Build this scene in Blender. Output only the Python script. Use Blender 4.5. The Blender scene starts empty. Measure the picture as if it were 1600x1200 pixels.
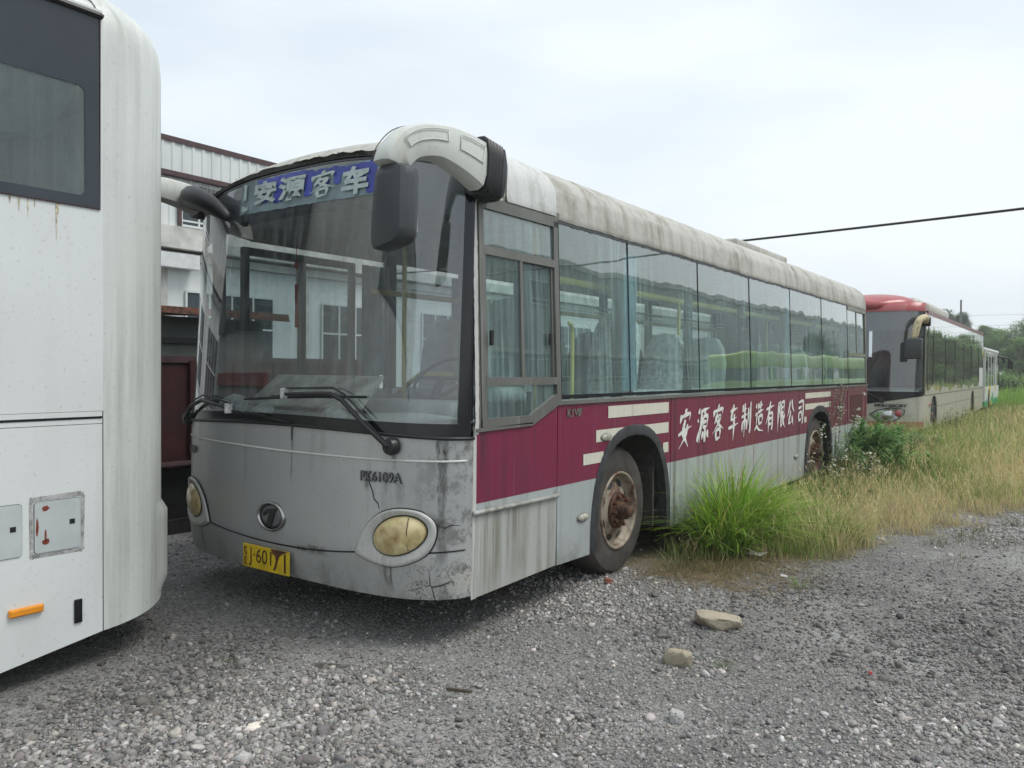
import bpy, bmesh, math, random
import numpy as np
from mathutils import Vector, Matrix
random.seed(7); rng = np.random.default_rng(7)
S = bpy.context.scene; COL = S.collection
R = math.radians

# ------------------------------------------------------------------ camera
cam_d = bpy.data.cameras.new('camera'); cam = bpy.data.objects.new('camera', cam_d); COL.objects.link(cam)
YAW, PIT, ROLL = .6267, -.0186, .0078
fw = Vector((-math.sin(YAW)*math.cos(PIT), math.cos(YAW)*math.cos(PIT), math.sin(PIT)))
r_ = Vector((math.cos(YAW), math.sin(YAW), 0)); u_ = r_.cross(fw)
rr = r_*math.cos(ROLL)+u_*math.sin(ROLL); uu = -r_*math.sin(ROLL)+u_*math.cos(ROLL)
CAM = (2.788, -3.476, 1.562)
M = Matrix((rr, uu, -fw)).transposed().to_4x4(); M.translation = CAM
cam.matrix_world = M
cam_d.sensor_width = 36; cam_d.lens = 36*1229.8/1600; cam_d.clip_start = .05; cam_d.clip_end = 3000
S.camera = cam

# ------------------------------------------------------------------ world, sun, exposure
SUN_EL, SUN_AZ = R(58), R(62)          # azimuth measured from +y towards +x
w = bpy.data.worlds.new("World"); S.world = w; w.use_nodes = True
nt = w.node_tree; nt.nodes.clear()
out = nt.nodes.new('ShaderNodeOutputWorld'); bg = nt.nodes.new('ShaderNodeBackground')
sky = nt.nodes.new('ShaderNodeTexSky'); sky.sky_type = 'NISHITA'; sky.sun_disc = False
sky.sun_elevation = SUN_EL; sky.sun_rotation = SUN_AZ; sky.dust_density = 3; sky.air_density = 1.2
tc = nt.nodes.new('ShaderNodeTexCoord'); mp = nt.nodes.new('ShaderNodeMapping'); mp.inputs['Scale'].default_value = (1, 1, 3.2)
nz = nt.nodes.new('ShaderNodeTexNoise'); nz.inputs['Scale'].default_value = 1.6; nz.inputs['Detail'].default_value = 4; nz.inputs['Roughness'].default_value = .5
rp = nt.nodes.new('ShaderNodeValToRGB'); rp.color_ramp.elements[0].position = .34; rp.color_ramp.elements[1].position = .64
rp.color_ramp.elements[0].color = (4.75, 5.5, 6.15, 1); rp.color_ramp.elements[1].color = (6.55, 6.95, 7.2, 1)
mx = nt.nodes.new('ShaderNodeMix'); mx.data_type = 'RGBA'; mx.inputs[0].default_value = .93
L = nt.links.new
L(tc.outputs['Generated'], mp.inputs[0]); L(mp.outputs[0], nz.inputs['Vector']); L(nz.outputs[0], rp.inputs[0])
L(sky.outputs[0], mx.inputs[6]); L(rp.outputs[0], mx.inputs[7]); L(mx.outputs[2], bg.inputs[0]); bg.inputs[1].default_value = .1
L(bg.outputs[0], out.inputs[0])
sun_d = bpy.data.lights.new('sun', 'SUN'); sun_d.energy = 1.5; sun_d.angle = R(25); sun_d.color = (1, .96, .9)
sun = bpy.data.objects.new('sun', sun_d); COL.objects.link(sun)
sd = Vector((math.sin(SUN_AZ)*math.cos(SUN_EL), math.cos(SUN_AZ)*math.cos(SUN_EL), math.sin(SUN_EL)))
sun.rotation_euler = sd.to_track_quat('Z', 'Y').to_euler(); sun.location = (10, 0, 30)
S.view_settings.view_transform = 'Standard'; S.view_settings.look = 'None'; S.view_settings.exposure = .62; S.view_settings.gamma = 1
S.render.engine = 'CYCLES'
S.cycles.max_bounces = 8; S.cycles.transparent_max_bounces = 24; S.cycles.glossy_bounces = 4; S.cycles.diffuse_bounces = 3
S.cycles.volume_bounces = 3; S.cycles.use_denoising = True; S.cycles.caustics_reflective = False; S.cycles.caustics_refractive = False

# ------------------------------------------------------------------ materials
MATS = {}
def newmat(name):
    m = bpy.data.materials.new(name); m.use_nodes = True; m.node_tree.nodes.clear(); MATS[name] = m; return m, m.node_tree
class N:
    """tiny node graph helper"""
    def __init__(s, t): s.t = t
    def n(s, typ, **kw):
        o = s.t.nodes.new(typ)
        for k, v in kw.items(): setattr(o, k, v)
        return o
    def lk(s, a, b): s.t.links.new(a, b)
    def coord(s, scale=(1, 1, 1), rot=(0, 0, 0), which='Object'):
        c = s.n('ShaderNodeTexCoord'); m = s.n('ShaderNodeMapping'); m.inputs['Scale'].default_value = scale; m.inputs['Rotation'].default_value = rot
        s.lk(c.outputs[which], m.inputs[0]); return m.outputs[0]
    def noise(s, vec, scale, detail=4, rough=.55, dist=0):
        o = s.n('ShaderNodeTexNoise'); o.inputs['Scale'].default_value = scale; o.inputs['Detail'].default_value = detail
        o.inputs['Roughness'].default_value = rough; o.inputs['Distortion'].default_value = dist; s.lk(vec, o.inputs['Vector']); return o.outputs[0]
    def ramp(s, v, a, b, ca=(0, 0, 0, 1), cb=(1, 1, 1, 1), mid=None):
        o = s.n('ShaderNodeValToRGB'); e = o.color_ramp.elements; e[0].position = a; e[1].position = b; e[0].color = ca; e[1].color = cb
        if mid:
            for p, c in mid: k = e.new(p); k.color = c
        s.lk(v, o.inputs[0]); return o.outputs[0]
    def math(s, op, a, b=None, clamp=False):
        o = s.n('ShaderNodeMath', operation=op); o.use_clamp = clamp
        for i, x in enumerate((a, b)):
            if x is None: continue
            if isinstance(x, (int, float)): o.inputs[i].default_value = x
            else: s.lk(x, o.inputs[i])
        return o.outputs[0]
    def mix(s, f, a, b, mode='MIX'):
        o = s.n('ShaderNodeMix', data_type='RGBA', blend_type=mode)
        for i, x in ((0, f), (6, a), (7, b)):
            if isinstance(x, (int, float)): o.inputs[i].default_value = x
            elif isinstance(x, tuple): o.inputs[i].default_value = x if len(x) == 4 else (*x, 1)
            else: s.lk(x, o.inputs[i])
        return o.outputs[2]
    def sep(s, vec):
        o = s.n('ShaderNodeSeparateXYZ'); s.lk(vec, o.inputs[0]); return o.outputs
    def step(s, v, lo, hi):   # smooth 0..1 between
        o = s.n('ShaderNodeMapRange'); o.inputs[1].default_value = lo; o.inputs[2].default_value = hi; s.lk(v, o.inputs[0]); return o.outputs[0]
    def bump(s, h, strength=.3, dist=.01):
        o = s.n('ShaderNodeBump'); o.inputs['Strength'].default_value = strength; o.inputs['Distance'].default_value = dist; s.lk(h, o.inputs['Height']); return o.outputs[0]
    def bsdf(s, color, rough=.5, metal=0, normal=None, spec=None, coat=None):
        b = s.n('ShaderNodeBsdfPrincipled')
        for k, x in (('Base Color', color), ('Roughness', rough), ('Metallic', metal), ('Normal', normal), ('Specular IOR Level', spec), ('Coat Weight', coat)):
            if x is None: continue
            if isinstance(x, (int, float)): b.inputs[k].default_value = x
            elif isinstance(x, tuple): b.inputs[k].default_value = x if len(x) == 4 else (*x, 1)
            else: s.lk(x, b.inputs[k])
        return b
    def out(s, sh):
        o = s.n('ShaderNodeOutputMaterial'); s.lk(sh, o.inputs[0])

def simple(name, col, rough=.5, metal=0, var=.12, vs=6, bump=0, bs=60, spec=None):
    m, t = newmat(name); g = N(t); c = g.coord()
    n1 = g.noise(c, vs, 5)
    d = tuple(max(0, x*(1-var*2)) for x in col); l = tuple(min(1, x*(1+var*1.5)) for x in col)
    cc = g.ramp(n1, .25, .75, (*d, 1), (*l, 1))
    nm = g.bump(g.noise(c, bs, 3), bump, .01) if bump else None
    g.out(g.bsdf(cc, rough, metal, nm, spec).outputs[0]); return m

def paint(name, cols, streak=.5, streak_col=(.10, .095, .075), sscale=22, rust=0., rough=(.35, .6), metal=0., mossy=0., zfade=None, wav=.15, dirt_lo=.50, dirt_hi=.70):
    """weathered vehicle paint; cols = base colour, or list of (z_from, colour) bands; grime in vertical streaks"""
    m, t = newmat(name); g = N(t); c = g.coord(); xyz = g.sep(c)
    if isinstance(cols, tuple): base = cols
    else:
        base = cols[0][1]
        for z, cc in cols[1:]:
            base = g.mix(g.math('GREATER_THAN', xyz[2], z), base, cc)
    # soft fading of the colour
    fade = g.noise(g.coord((1.2, 1.2, .9)), 1.4, 4)
    base = g.mix(g.ramp(fade, .35, .75), base, g.mix(.22, base, (.42, .42, .40)))
    s1 = g.noise(g.coord((sscale, sscale, .55)), 1, 5, .62)
    s2 = g.noise(g.coord((sscale*3.2, sscale*3.2, 1.1)), 1, 3, .6)
    blot = g.noise(g.coord((1, 1, .7)), 1.7, 4)
    m1 = g.ramp(s1, dirt_lo, dirt_hi); m2 = g.ramp(s2, .56, .74)
    f = g.math('MULTIPLY', g.math('ADD', g.math('MULTIPLY', m1, .75), g.math('MULTIPLY', m2, .35)), g.math('MULTIPLY', g.ramp(blot, .32, .62), streak), True)
    col = g.mix(f, base, streak_col)
    # light washed streaks
    s3 = g.noise(g.coord((sscale*1.7+3, sscale*1.7, .4)), 1, 3, .6)
    col = g.mix(g.math('MULTIPLY', g.ramp(s3, .58, .72), .22), col, (.55, .55, .52))
    if rust:
        r1 = g.noise(g.coord((9, 9, .8)), 1, 3); r2 = g.noise(c, 1.1, 2)
        rf = g.math('MULTIPLY', g.math('MULTIPLY', g.ramp(r1, .66, .72), g.ramp(r2, .5, .62)), rust)
        col = g.mix(rf, col, (.22, .10, .035))
    if mossy:
        q = g.noise(c, 3.2, 6, .7)
        col = g.mix(g.math('MULTIPLY', g.ramp(q, .5, .68), mossy), col, (.07, .075, .03))
    sp = g.noise(c, 55, 3)
    col = g.mix(g.math('MULTIPLY', g.ramp(sp, .62, .72), .35), col, streak_col)
    nb = g.math('ADD', g.noise(g.coord(), .9, 2), g.math('MULTIPLY', sp, .02))
    rg = g.mix(f, (rough[0],)*3, (rough[1],)*3)
    g.out(g.bsdf(col, rg, metal, g.bump(nb, wav, .03)).outputs[0]); return m

def glassmat(name, tint=(.55, .66, .66), dust=.10, dustcol=(.32, .33, .30), streaks=True, ior=1.55, wav=.05, alpha_add=0., k=1.45):
    m, t = newmat(name); g = N(t); c = g.coord()
    wv = g.noise(g.coord((.8, .8, .5)), 1.3, 2)
    nm = g.bump(wv, wav, .05)
    tr = g.n('ShaderNodeBsdfTransparent'); tr.inputs[0].default_value = (*tint, 1)
    gl = g.n('ShaderNodeBsdfGlossy'); gl.inputs['Roughness'].default_value = .015; gl.inputs[0].default_value = (1, 1, 1, 1); g.lk(nm, gl.inputs['Normal'])
    fr = g.n('ShaderNodeFresnel'); ge = g.n('ShaderNodeNewGeometry'); g.lk(g.math('ADD', ior, g.math('MULTIPLY', ge.outputs['Backfacing'], 1/ior-ior)), fr.inputs[0])
    f2 = g.math('MULTIPLY', fr.outputs[0], k, True)
    ms = g.n('ShaderNodeMixShader'); g.lk(f2, ms.inputs[0]); g.lk(tr.outputs[0], ms.inputs[1]); g.lk(gl.outputs[0], ms.inputs[2])
    df = g.n('ShaderNodeBsdfDiffuse'); df.inputs[0].default_value = (*dustcol, 1)
    a = g.noise(g.coord((26, 26, .5)), 1, 4, .6); b = g.noise(c, 1.5, 4)
    s = g.math('MULTIPLY', g.ramp(a, .42, .72), g.ramp(b, .3, .7)) if streaks else g.ramp(b, .35, .7)
    s = g.math('ADD', g.math('MULTIPLY', s, dust*2.2), dust*.45+alpha_add, True)
    m2 = g.n('ShaderNodeMixShader'); g.lk(s, m2.inputs[0]); g.lk(ms.outputs[0], m2.inputs[1]); g.lk(df.outputs[0], m2.inputs[2])
    g.out(m2.outputs[0]); return m

def leafmat(name):
    m, t = newmat(name); g = N(t)
    a = g.n('ShaderNodeAttribute'); a.attribute_name = 'tint'
    d = g.bsdf(a.outputs['Color'], .55, spec=.25)
    tl = g.n('ShaderNodeBsdfTranslucent'); g.lk(a.outputs['Color'], tl.inputs[0])
    ms = g.n('ShaderNodeMixShader'); ms.inputs[0].default_value = .3; g.lk(d.outputs[0], ms.inputs[1]); g.lk(tl.outputs[0], ms.inputs[2])
    g.out(ms.outputs[0]); return m

SILVER = (.34, .36, .37)
M_side = paint('bus_side_paint', [(0, (.40, .43, .43)), (.785, (.125, .010, .036))], streak=.62, streak_col=(.13, .12, .09), sscale=15, rust=.35, metal=.0)
M_front = paint('bus_front_paint', (.27, .285, .30), streak=.5, streak_col=(.06, .06, .05), sscale=6, metal=.25, rough=(.32, .6), wav=.2)
M_lowpanel = paint('bus_lower_paint', (.40, .41, .39), streak=.95, streak_col=(.13, .12, .08), sscale=11, dirt_lo=.44, dirt_hi=.60)
M_roof = paint('bus_roof_paint', (.47, .455, .41), streak=1., streak_col=(.14, .12, .085), sscale=9, mossy=.45, rough=(.5, .7), dirt_lo=.45)
M_pillar = paint('pillar_paint', (.55, .55, .52), streak=.7, sscale=30, rust=.6)
M_coach = paint('coach_paint', (.72, .75, .74), streak=.10, streak_col=(.35, .34, .30), sscale=7, rough=(.32, .5))
M_coachc = paint('coach_corner_paint', (.66, .69, .66), streak=.75, streak_col=(.27, .275, .24), sscale=11, rough=(.4, .6), dirt_lo=.42)
M_beige = paint('beige_paint', (.47, .46, .40), streak=.5, sscale=8, mossy=.2, rust=.3)
M_red = paint('faded_red_paint', (.36, .05, .055), streak=.35, streak_col=(.42, .25, .24), sscale=6, rough=(.3, .55))
M_alu = paint('window_frame_metal', (.115, .115, .105), streak=.5, streak_col=(.07, .065, .05), sscale=30, rough=(.5, .7))
M_black = simple('black_rubber', (.012, .012, .014), .45, var=.3, vs=9)
M_blackg = simple('black_trim_gloss', (.008, .009, .011), .14, var=.2)
M_rubber = simple('tyre_rubber', (.058, .052, .046), .8, var=.3, vs=7, bump=.4, bs=90)
M_dark = simple('underbody_dark', (.018, .017, .016), .9, var=.4)
M_arch = simple('arch_liner', (.05, .045, .04), .95, var=.4, vs=14, bump=.6)
M_mirror = simple('mirror_housing_black', (.042, .048, .051), .42, var=.15, vs=4, bump=.12, bs=130)
M_shell = paint('mirror_arm_white', (.62, .64, .60), streak=.5, streak_col=(.32, .26, .14), sscale=10, rough=(.35, .55), mossy=.12)
M_chrome = simple('chrome', (.45, .45, .44), .28, 1, var=.15)
M_lens = None
M_yellow = simple('yellow_pole', (.80, .66, .16), .4, var=.1)
M_seat = simple('seat_fabric', (.06, .07, .09), .85, var=.3, vs=20)
M_seatp = simple('seat_plastic_grey', (.40, .42, .41), .5, var=.2)
M_int = simple('interior_lining', (.50, .52, .50), .7, var=.15)
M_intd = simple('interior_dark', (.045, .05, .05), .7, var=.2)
M_dash = simple('dashboard_plastic', (.50, .51, .50), .6, var=.2, vs=3)
M_curt = simple('blue_curtain', (.17, .30, .38), .9, var=.2)
M_curtp = simple('violet_curtain', (.04, .036, .055), .9, var=.25)
M_wrap = simple('plastic_wrap', (.78, .80, .77), .35, var=.35, vs=25, bump=.8, bs=25)
M_white = simple('white_lettering', (.70, .70, .66), .6, var=.10, vs=18)
M_cream = paint('cream_stripe', (.66, .64, .55), streak=.75, streak_col=(.28, .22, .12), sscale=34)
M_gray_letter = simple('dark_letter', (.022, .022, .020), .6, var=.3)  # near-black, for letter outlines, the emblem mark and plain lettering
M_lettergrey = simple('grey_letter', (.16, .165, .17), .4, var=.3)
M_plate = simple('plate_yellow', (.72, .50, .02), .45, var=.16, vs=14)
M_ink = simple('plate_ink', (.07, .018, .010), .6)
M_blue = simple('blue_sticker', (.05, .07, .34), .45, var=.18, vs=7)
M_paper = simple('pale_sticker', (.44, .52, .50), .6, var=.12, vs=20)
M_signbox = simple('sign_panel', (.075, .098, .115), .5, var=.25, vs=1.2)
M_rust = simple('rusty_iron', (.12, .045, .022), .85, var=.5, vs=14, bump=.5)
M_rim = None
M_glass_ws = glassmat('windshield_glass', tint=(.60, .66, .67), dust=.095, dustcol=(.40, .43, .43), wav=.05, ior=1.7, alpha_add=.0, k=2.0)
M_glass = glassmat('side_window_glass', tint=(.80, .97, .94), dust=.19, dustcol=(.45, .65, .62), wav=.12, ior=1.75, k=1.9)
M_glass_d = glassmat('dark_window_glass', tint=(.20, .26, .26), dust=.05, wav=.08)
M_glass_c = glassmat('coach_window_glass', tint=(.80, .86, .86), dust=.10, wav=.04, k=1.2)
M_amber = simple('amber_marker', (.75, .28, .02), .25, var=.1)
M_lightg = simple('grey_flap_paint', (.50, .54, .54), .4, var=.06)
M_primer = simple('grey_filler', (.40, .40, .39), .8, var=.35, vs=30)
M_leaf = leafmat('leaf')
M_bark = simple('bark', (.10, .085, .065), .9, var=.3, vs=20)
M_conc = simple('concrete', (.52, .52, .49), .85, var=.22, vs=2.5, bump=.2)
M_maroon = simple('maroon_trim', (.065, .03, .035), .6, var=.2)
M_wframe = simple('white_window_frame', (.62, .64, .64), .5, var=.08)
M_pipe = simple('steel_grey', (.20, .21, .22), .6, .3, var=.2)
M_lime = paint('lime_paint', (.27, .42, .04), streak=.15, sscale=5)

def lens_material():
    m, t = newmat('yellowed_lens'); g = N(t); c = g.coord()
    n1 = g.noise(c, 9, 3); n2 = g.noise(c, 3, 2)
    n1 = g.math('ADD', g.math('MULTIPLY', n1, .7), g.math('MULTIPLY', g.noise(c, 17, 1), .3)); col = g.ramp(n1, .34, .66, (.27, .17, .04, 1), (.80, .68, .36, 1)); col = g.mix(g.math('MULTIPLY', n2, .3), col, (.62, .52, .28))
    g.out(g.bsdf(col, .22, 0, None, .5, .9).outputs[0]); return m
M_lens = lens_material()
def rim_material():
    m, t = newmat('rusty_rim'); g = N(t); c = g.coord()
    n1 = g.noise(c, 5, 6, .65); n2 = g.noise(c, 22, 4)
    col = g.mix(g.ramp(n1, .47, .60), (.30, .26, .20), (.11, .048, .025)); col = g.mix(g.math('MULTIPLY', g.ramp(n2, .5, .7), .6), col, (.09, .05, .03))
    g.out(g.bsdf(col, .65, .2, g.bump(n2, .3, .01)).outputs[0]); return m
M_rim = rim_material()
def corrugated(name, col, axis=1, pitch=.25, dirt=.25):
    m, t = newmat(name); g = N(t); c = g.coord(); xyz = g.sep(c)
    n1 = g.noise(g.coord((3, 3, .25)), 1.2, 5); nn = g.noise(c, .35, 3)
    cc = g.mix(g.math('MULTIPLY', g.ramp(n1, .45, .7), dirt), col, tuple(x*.55 for x in col))
    cc = g.mix(g.math('MULTIPLY', g.ramp(nn, .4, .65), .25), cc, tuple(x*.7 for x in col))
    g.out(g.bsdf(cc, .6).outputs[0]); return m
M_cladding = corrugated('pale_cladding', (.68, .71, .70))
M_wall2 = corrugated('grey_render', (.34, .37, .37), dirt=.15)

# ------------------------------------------------------------------ mesh helper
class MB:
    def __init__(s): s.v = []; s.f = []; s.m = []; s.k = 0
    def mat(s, k): s.k = k; return s
    def add(s, vs, fs):
        b = len(s.v); s.v += [tuple(p) for p in vs]
        for f in fs: s.f.append([b+i for i in f]); s.m.append(s.k)
        return s
    def box(s, x0, x1, y0, y1, z0, z1):
        return s.add([(x, y, z) for x in (x0, x1) for y in (y0, y1) for z in (z0, z1)],
                     [(0, 1, 3, 2), (4, 6, 7, 5), (0, 4, 5, 1), (2, 3, 7, 6), (0, 2, 6, 4), (1, 5, 7, 3)])
    def rbox(s, x0, x1, y0, y1, z0, z1, r=.02, seg=3):
        """rounded box as a bevelled cube"""
        bm = bmesh.new(); bmesh.ops.create_cube(bm, size=1)
        for v in bm.verts: v.co = Vector(((x0+x1)/2+v.co.x*(x1-x0), (y0+y1)/2+v.co.y*(y1-y0), (z0+z1)/2+v.co.z*(z1-z0)))
        bmesh.ops.bevel(bm, geom=bm.edges[:], offset=min(r, abs(x1-x0)*.49, abs(y1-y0)*.49, abs(z1-z0)*.49), segments=seg, profile=.5, affect='EDGES')
        bm.verts.index_update(); s.add([v.co[:] for v in bm.verts], [[v.index for v in f.verts] for f in bm.faces]); bm.free(); return s
    def grid(s, fn, nu, nv, flip=False):
        vs = [fn(i/nu, j/nv) for j in range(nv+1) for i in range(nu+1)]
        fs = []
        for j in range(nv):
            for i in range(nu):
                a = j*(nu+1)+i; q = (a, a+1, a+nu+2, a+nu+1); fs.append(q[::-1] if flip else q)
        return s.add(vs, fs)
    def prism(s, pts, d):
        """3d polygon extruded by vector d"""
        n = len(pts); a = [Vector(p) for p in pts]; b = [p+Vector(d) for p in a]
        return s.add(a+b, [list(range(n)), list(range(2*n-1, n-1, -1))]+[(i, (i+1) % n, n+(i+1) % n, n+i) for i in range(n)])
    def tube(s, pts, r, n=8, cap=True):
        pts = [Vector(p) for p in pts]; rs = r if isinstance(r, (list, tuple)) else [r]*len(pts); rings = []
        nrm = None
        for i, p in enumerate(pts):
            t = (pts[min(i+1, len(pts)-1)]-pts[max(i-1, 0)]).normalized()
            if nrm is None: nrm = t.orthogonal().normalized()
            nrm = (nrm-t*nrm.dot(t)).normalized(); b = t.cross(nrm)
            rings.append([p+(nrm*math.cos(2*math.pi*k/n)+b*math.sin(2*math.pi*k/n))*rs[i] for k in range(n)])
        vs = [q for rg in rings for q in rg]; fs = []
        for i in range(len(pts)-1):
            for k in range(n): fs.append((i*n+k, i*n+(k+1) % n, (i+1)*n+(k+1) % n, (i+1)*n+k))
        if cap: fs += [list(range(n))[::-1], [len(vs)-n+k for k in range(n)]]
        return s.add(vs, fs)
    def sweep(s, rings, cap=True):
        n = len(rings[0]); vs = [p for rg in rings for p in rg]; fs = []
        for i in range(len(rings)-1):
            for k in range(n): fs.append((i*n+k, i*n+(k+1) % n, (i+1)*n+(k+1) % n, (i+1)*n+k))
        if cap: fs += [list(range(n))[::-1], [len(vs)-n+k for k in range(n)]]
        return s.add(vs, fs)
    def lathe(s, prof, c, axis='x', n=32, close=False):
        """prof: list of (offset along axis, radius)"""
        vs = []; m = len(prof)
        for k in range(n):
            a = 2*math.pi*k/n
            for (o, r) in prof:
                if axis == 'x': vs.append((c[0]+o, c[1]+r*math.cos(a), c[2]+r*math.sin(a)))
                elif axis == 'y': vs.append((c[0]+r*math.cos(a), c[1]+o, c[2]+r*math.sin(a)))
                else: vs.append((c[0]+r*math.cos(a), c[1]+r*math.sin(a), c[2]+o))
        fs = []
        for k in range(n):
            k2 = (k+1) % n
            for i in range(m-1): fs.append((k*m+i, k*m+i+1, k2*m+i+1, k2*m+i))
        return s.add(vs, fs)
    def build(s, name, mats, parent=None, smooth=False, label=None):
        if not isinstance(mats, (list, tuple)): mats = [mats]
        base = Vector(parent['_b']) if parent is not None and '_b' in parent else Vector((0, 0, 0))
        me = bpy.data.meshes.new(name)
        me.from_pydata([Vector(p)-base for p in s.v], [], s.f)
        for m in mats: me.materials.append(m)
        if len(mats) > 1: me.polygons.foreach_set('material_index', s.m)
        if smooth: me.polygons.foreach_set('use_smooth', [True]*len(me.polygons))
        me.validate(); me.update()
        o = bpy.data.objects.new(name, me); COL.objects.link(o)
        if parent is not None: o.parent = parent; o['_b'] = tuple(base)
        if smooth == 'auto':
            bm = bmesh.new(); bm.from_mesh(me)
            for e in bm.edges:
                if len(e.link_faces) == 2 and e.calc_face_angle(0) > R(40): e.smooth = False
            bm.to_mesh(me); bm.free()
        if label: o['label'] = label
        return o
def thing(name, loc, label, cat, group=None):
    o = bpy.data.objects.new(name, None); COL.objects.link(o); o.location = loc; o['_b'] = tuple(loc); o.empty_display_size = .2
    o['label'] = label; o['category'] = cat
    if group: o['group'] = group
    return o
def tag(o, label=None, cat=None, group=None, kind=None):
    for k, v in (('label', label), ('category', cat), ('group', group), ('kind', kind)):
        if v: o[k] = v
    return o
def recentre(o, loc):
    """give a single-mesh thing an origin at its base"""
    loc = Vector(loc); o.data.transform(Matrix.Translation(-loc)); o.location = loc; return o
def np_mesh(name, verts, faces, mat, cols=None, smooth=False):
    me = bpy.data.meshes.new(name); nv = len(verts); nf, k = faces.shape
    me.vertices.add(nv); me.vertices.foreach_set('co', np.asarray(verts, np.float32).ravel())
    me.loops.add(nf*k); me.loops.foreach_set('vertex_index', faces.astype(np.int32).ravel())
    me.polygons.add(nf); me.polygons.foreach_set('loop_start', (np.arange(nf)*k).astype(np.int32)); me.polygons.foreach_set('loop_total', np.full(nf, k, np.int32))
    if smooth: me.polygons.foreach_set('use_smooth', np.ones(nf, bool))
    me.update(calc_edges=True)
    if cols is not None:
        a = me.color_attributes.new('tint', 'FLOAT_COLOR', 'POINT'); c4 = np.ones((nv, 4), np.float32); c4[:, :3] = cols; a.data.foreach_set('color', c4.ravel())
    me.materials.append(mat); o = bpy.data.objects.new(name, me); COL.objects.link(o); return o

def text_mesh(body, size=1., bold=0., ext=0.):
    """returns (verts2d, faces) of a word, origin bottom left"""
    cu = bpy.data.curves.new('t', 'FONT'); cu.body = body; cu.size = size; cu.offset = bold; cu.resolution_u = 3
    o = bpy.data.objects.new('t', cu); COL.objects.link(o); dg = bpy.context.evaluated_depsgraph_get(); dg.update()
    me = bpy.data.meshes.new_from_object(o.evaluated_get(dg)); vs = [(v.co.x, v.co.y) for v in me.vertices]; fs = [list(p.vertices) for p in me.polygons]
    bpy.data.objects.remove(o); bpy.data.curves.remove(cu); bpy.data.meshes.remove(me)
    return vs, fs
def fit_text(body, x0, x1, y0, y1, bold=0):
    vs, fs = text_mesh(body, 1, bold); a = np.array(vs); lo, hi = a.min(0), a.max(0); a = (a-lo)/(hi-lo)
    return [(x0+(x1-x0)*p[0], y0+(y1-y0)*p[1]) for p in a], fs

def vnoise(x, y, s, seed=0):
    """smooth value noise, numpy"""
    x = np.asarray(x)*s; y = np.asarray(y)*s; xi = np.floor(x).astype(int); yi = np.floor(y).astype(int); fx = x-xi; fy = y-yi
    fx = fx*fx*(3-2*fx); fy = fy*fy*(3-2*fy)
    def h(a, b):
        n = (a*374761393+b*668265263+seed*69069) & 0x7fffffff; n = (n ^ (n >> 13))*1274126177 & 0x7fffffff; return (n & 0xffff)/65535.
    return (h(xi, yi)*(1-fx)+h(xi+1, yi)*fx)*(1-fy)+(h(xi, yi+1)*(1-fx)+h(xi+1, yi+1)*fx)*fy
def ground_z(x, y):
    x = np.asarray(x, float); y = np.asarray(y, float)
    fade = 1/(1+((x/25)**2+(y/30)**2)**2)
    return ((vnoise(x, y, .6, 1)-.5)*.05+(vnoise(x, y, 2.1, 2)-.5)*.022+(vnoise(x, y, 6, 3)-.5)*.010)*fade

# ================================================================== GROUND
def grass_amount(x, y):
    """0 gravel .. 1 grass"""
    edge = np.interp(y, [-50, 1.2, 2.4, 3.0, 3.7, 4.5, 6.2, 7.5, 10, 14, 400], [-9, -.6, .25, .8, 1.35, 1.6, 2.0, 2.8, 5.0, 5.6, 5.6])
    e = edge+(vnoise(x, y, 1.1, 9)-.5)*1.0+(vnoise(x, y, 4, 8)-.5)*.5
    far = (y > 60)*1.
    return np.clip((e-x)/.35+.5, 0, 1)*(y > .8)*(x > -3.4)+far*(1-((e-x) > 0))
gx = np.concatenate([[-400, -250, -120, -60, -30, -15, -9], np.arange(-6, 6.01, .06), [8, 11, 16, 25, 40, 80, 160, 300, 400]])
gy = np.concatenate([[-400, -200, -80, -30, -12], np.arange(-6, 14.01, .06), [16, 18, 21, 25, 30, 38, 50, 70, 100, 160, 300, 420]])
GX, GY = np.meshgrid(gx, gy); GZ = ground_z(GX, GY)
V = np.stack([GX.ravel(), GY.ravel(), GZ.ravel()], 1); nx, ny = len(gx), len(gy)
I = (np.arange(ny-1)[:, None]*nx+np.arange(nx-1)[None]).ravel(); F4 = np.stack([I, I+1, I+nx+1, I+nx], 1)
ga = grass_amount(V[:, 0], V[:, 1])
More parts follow.
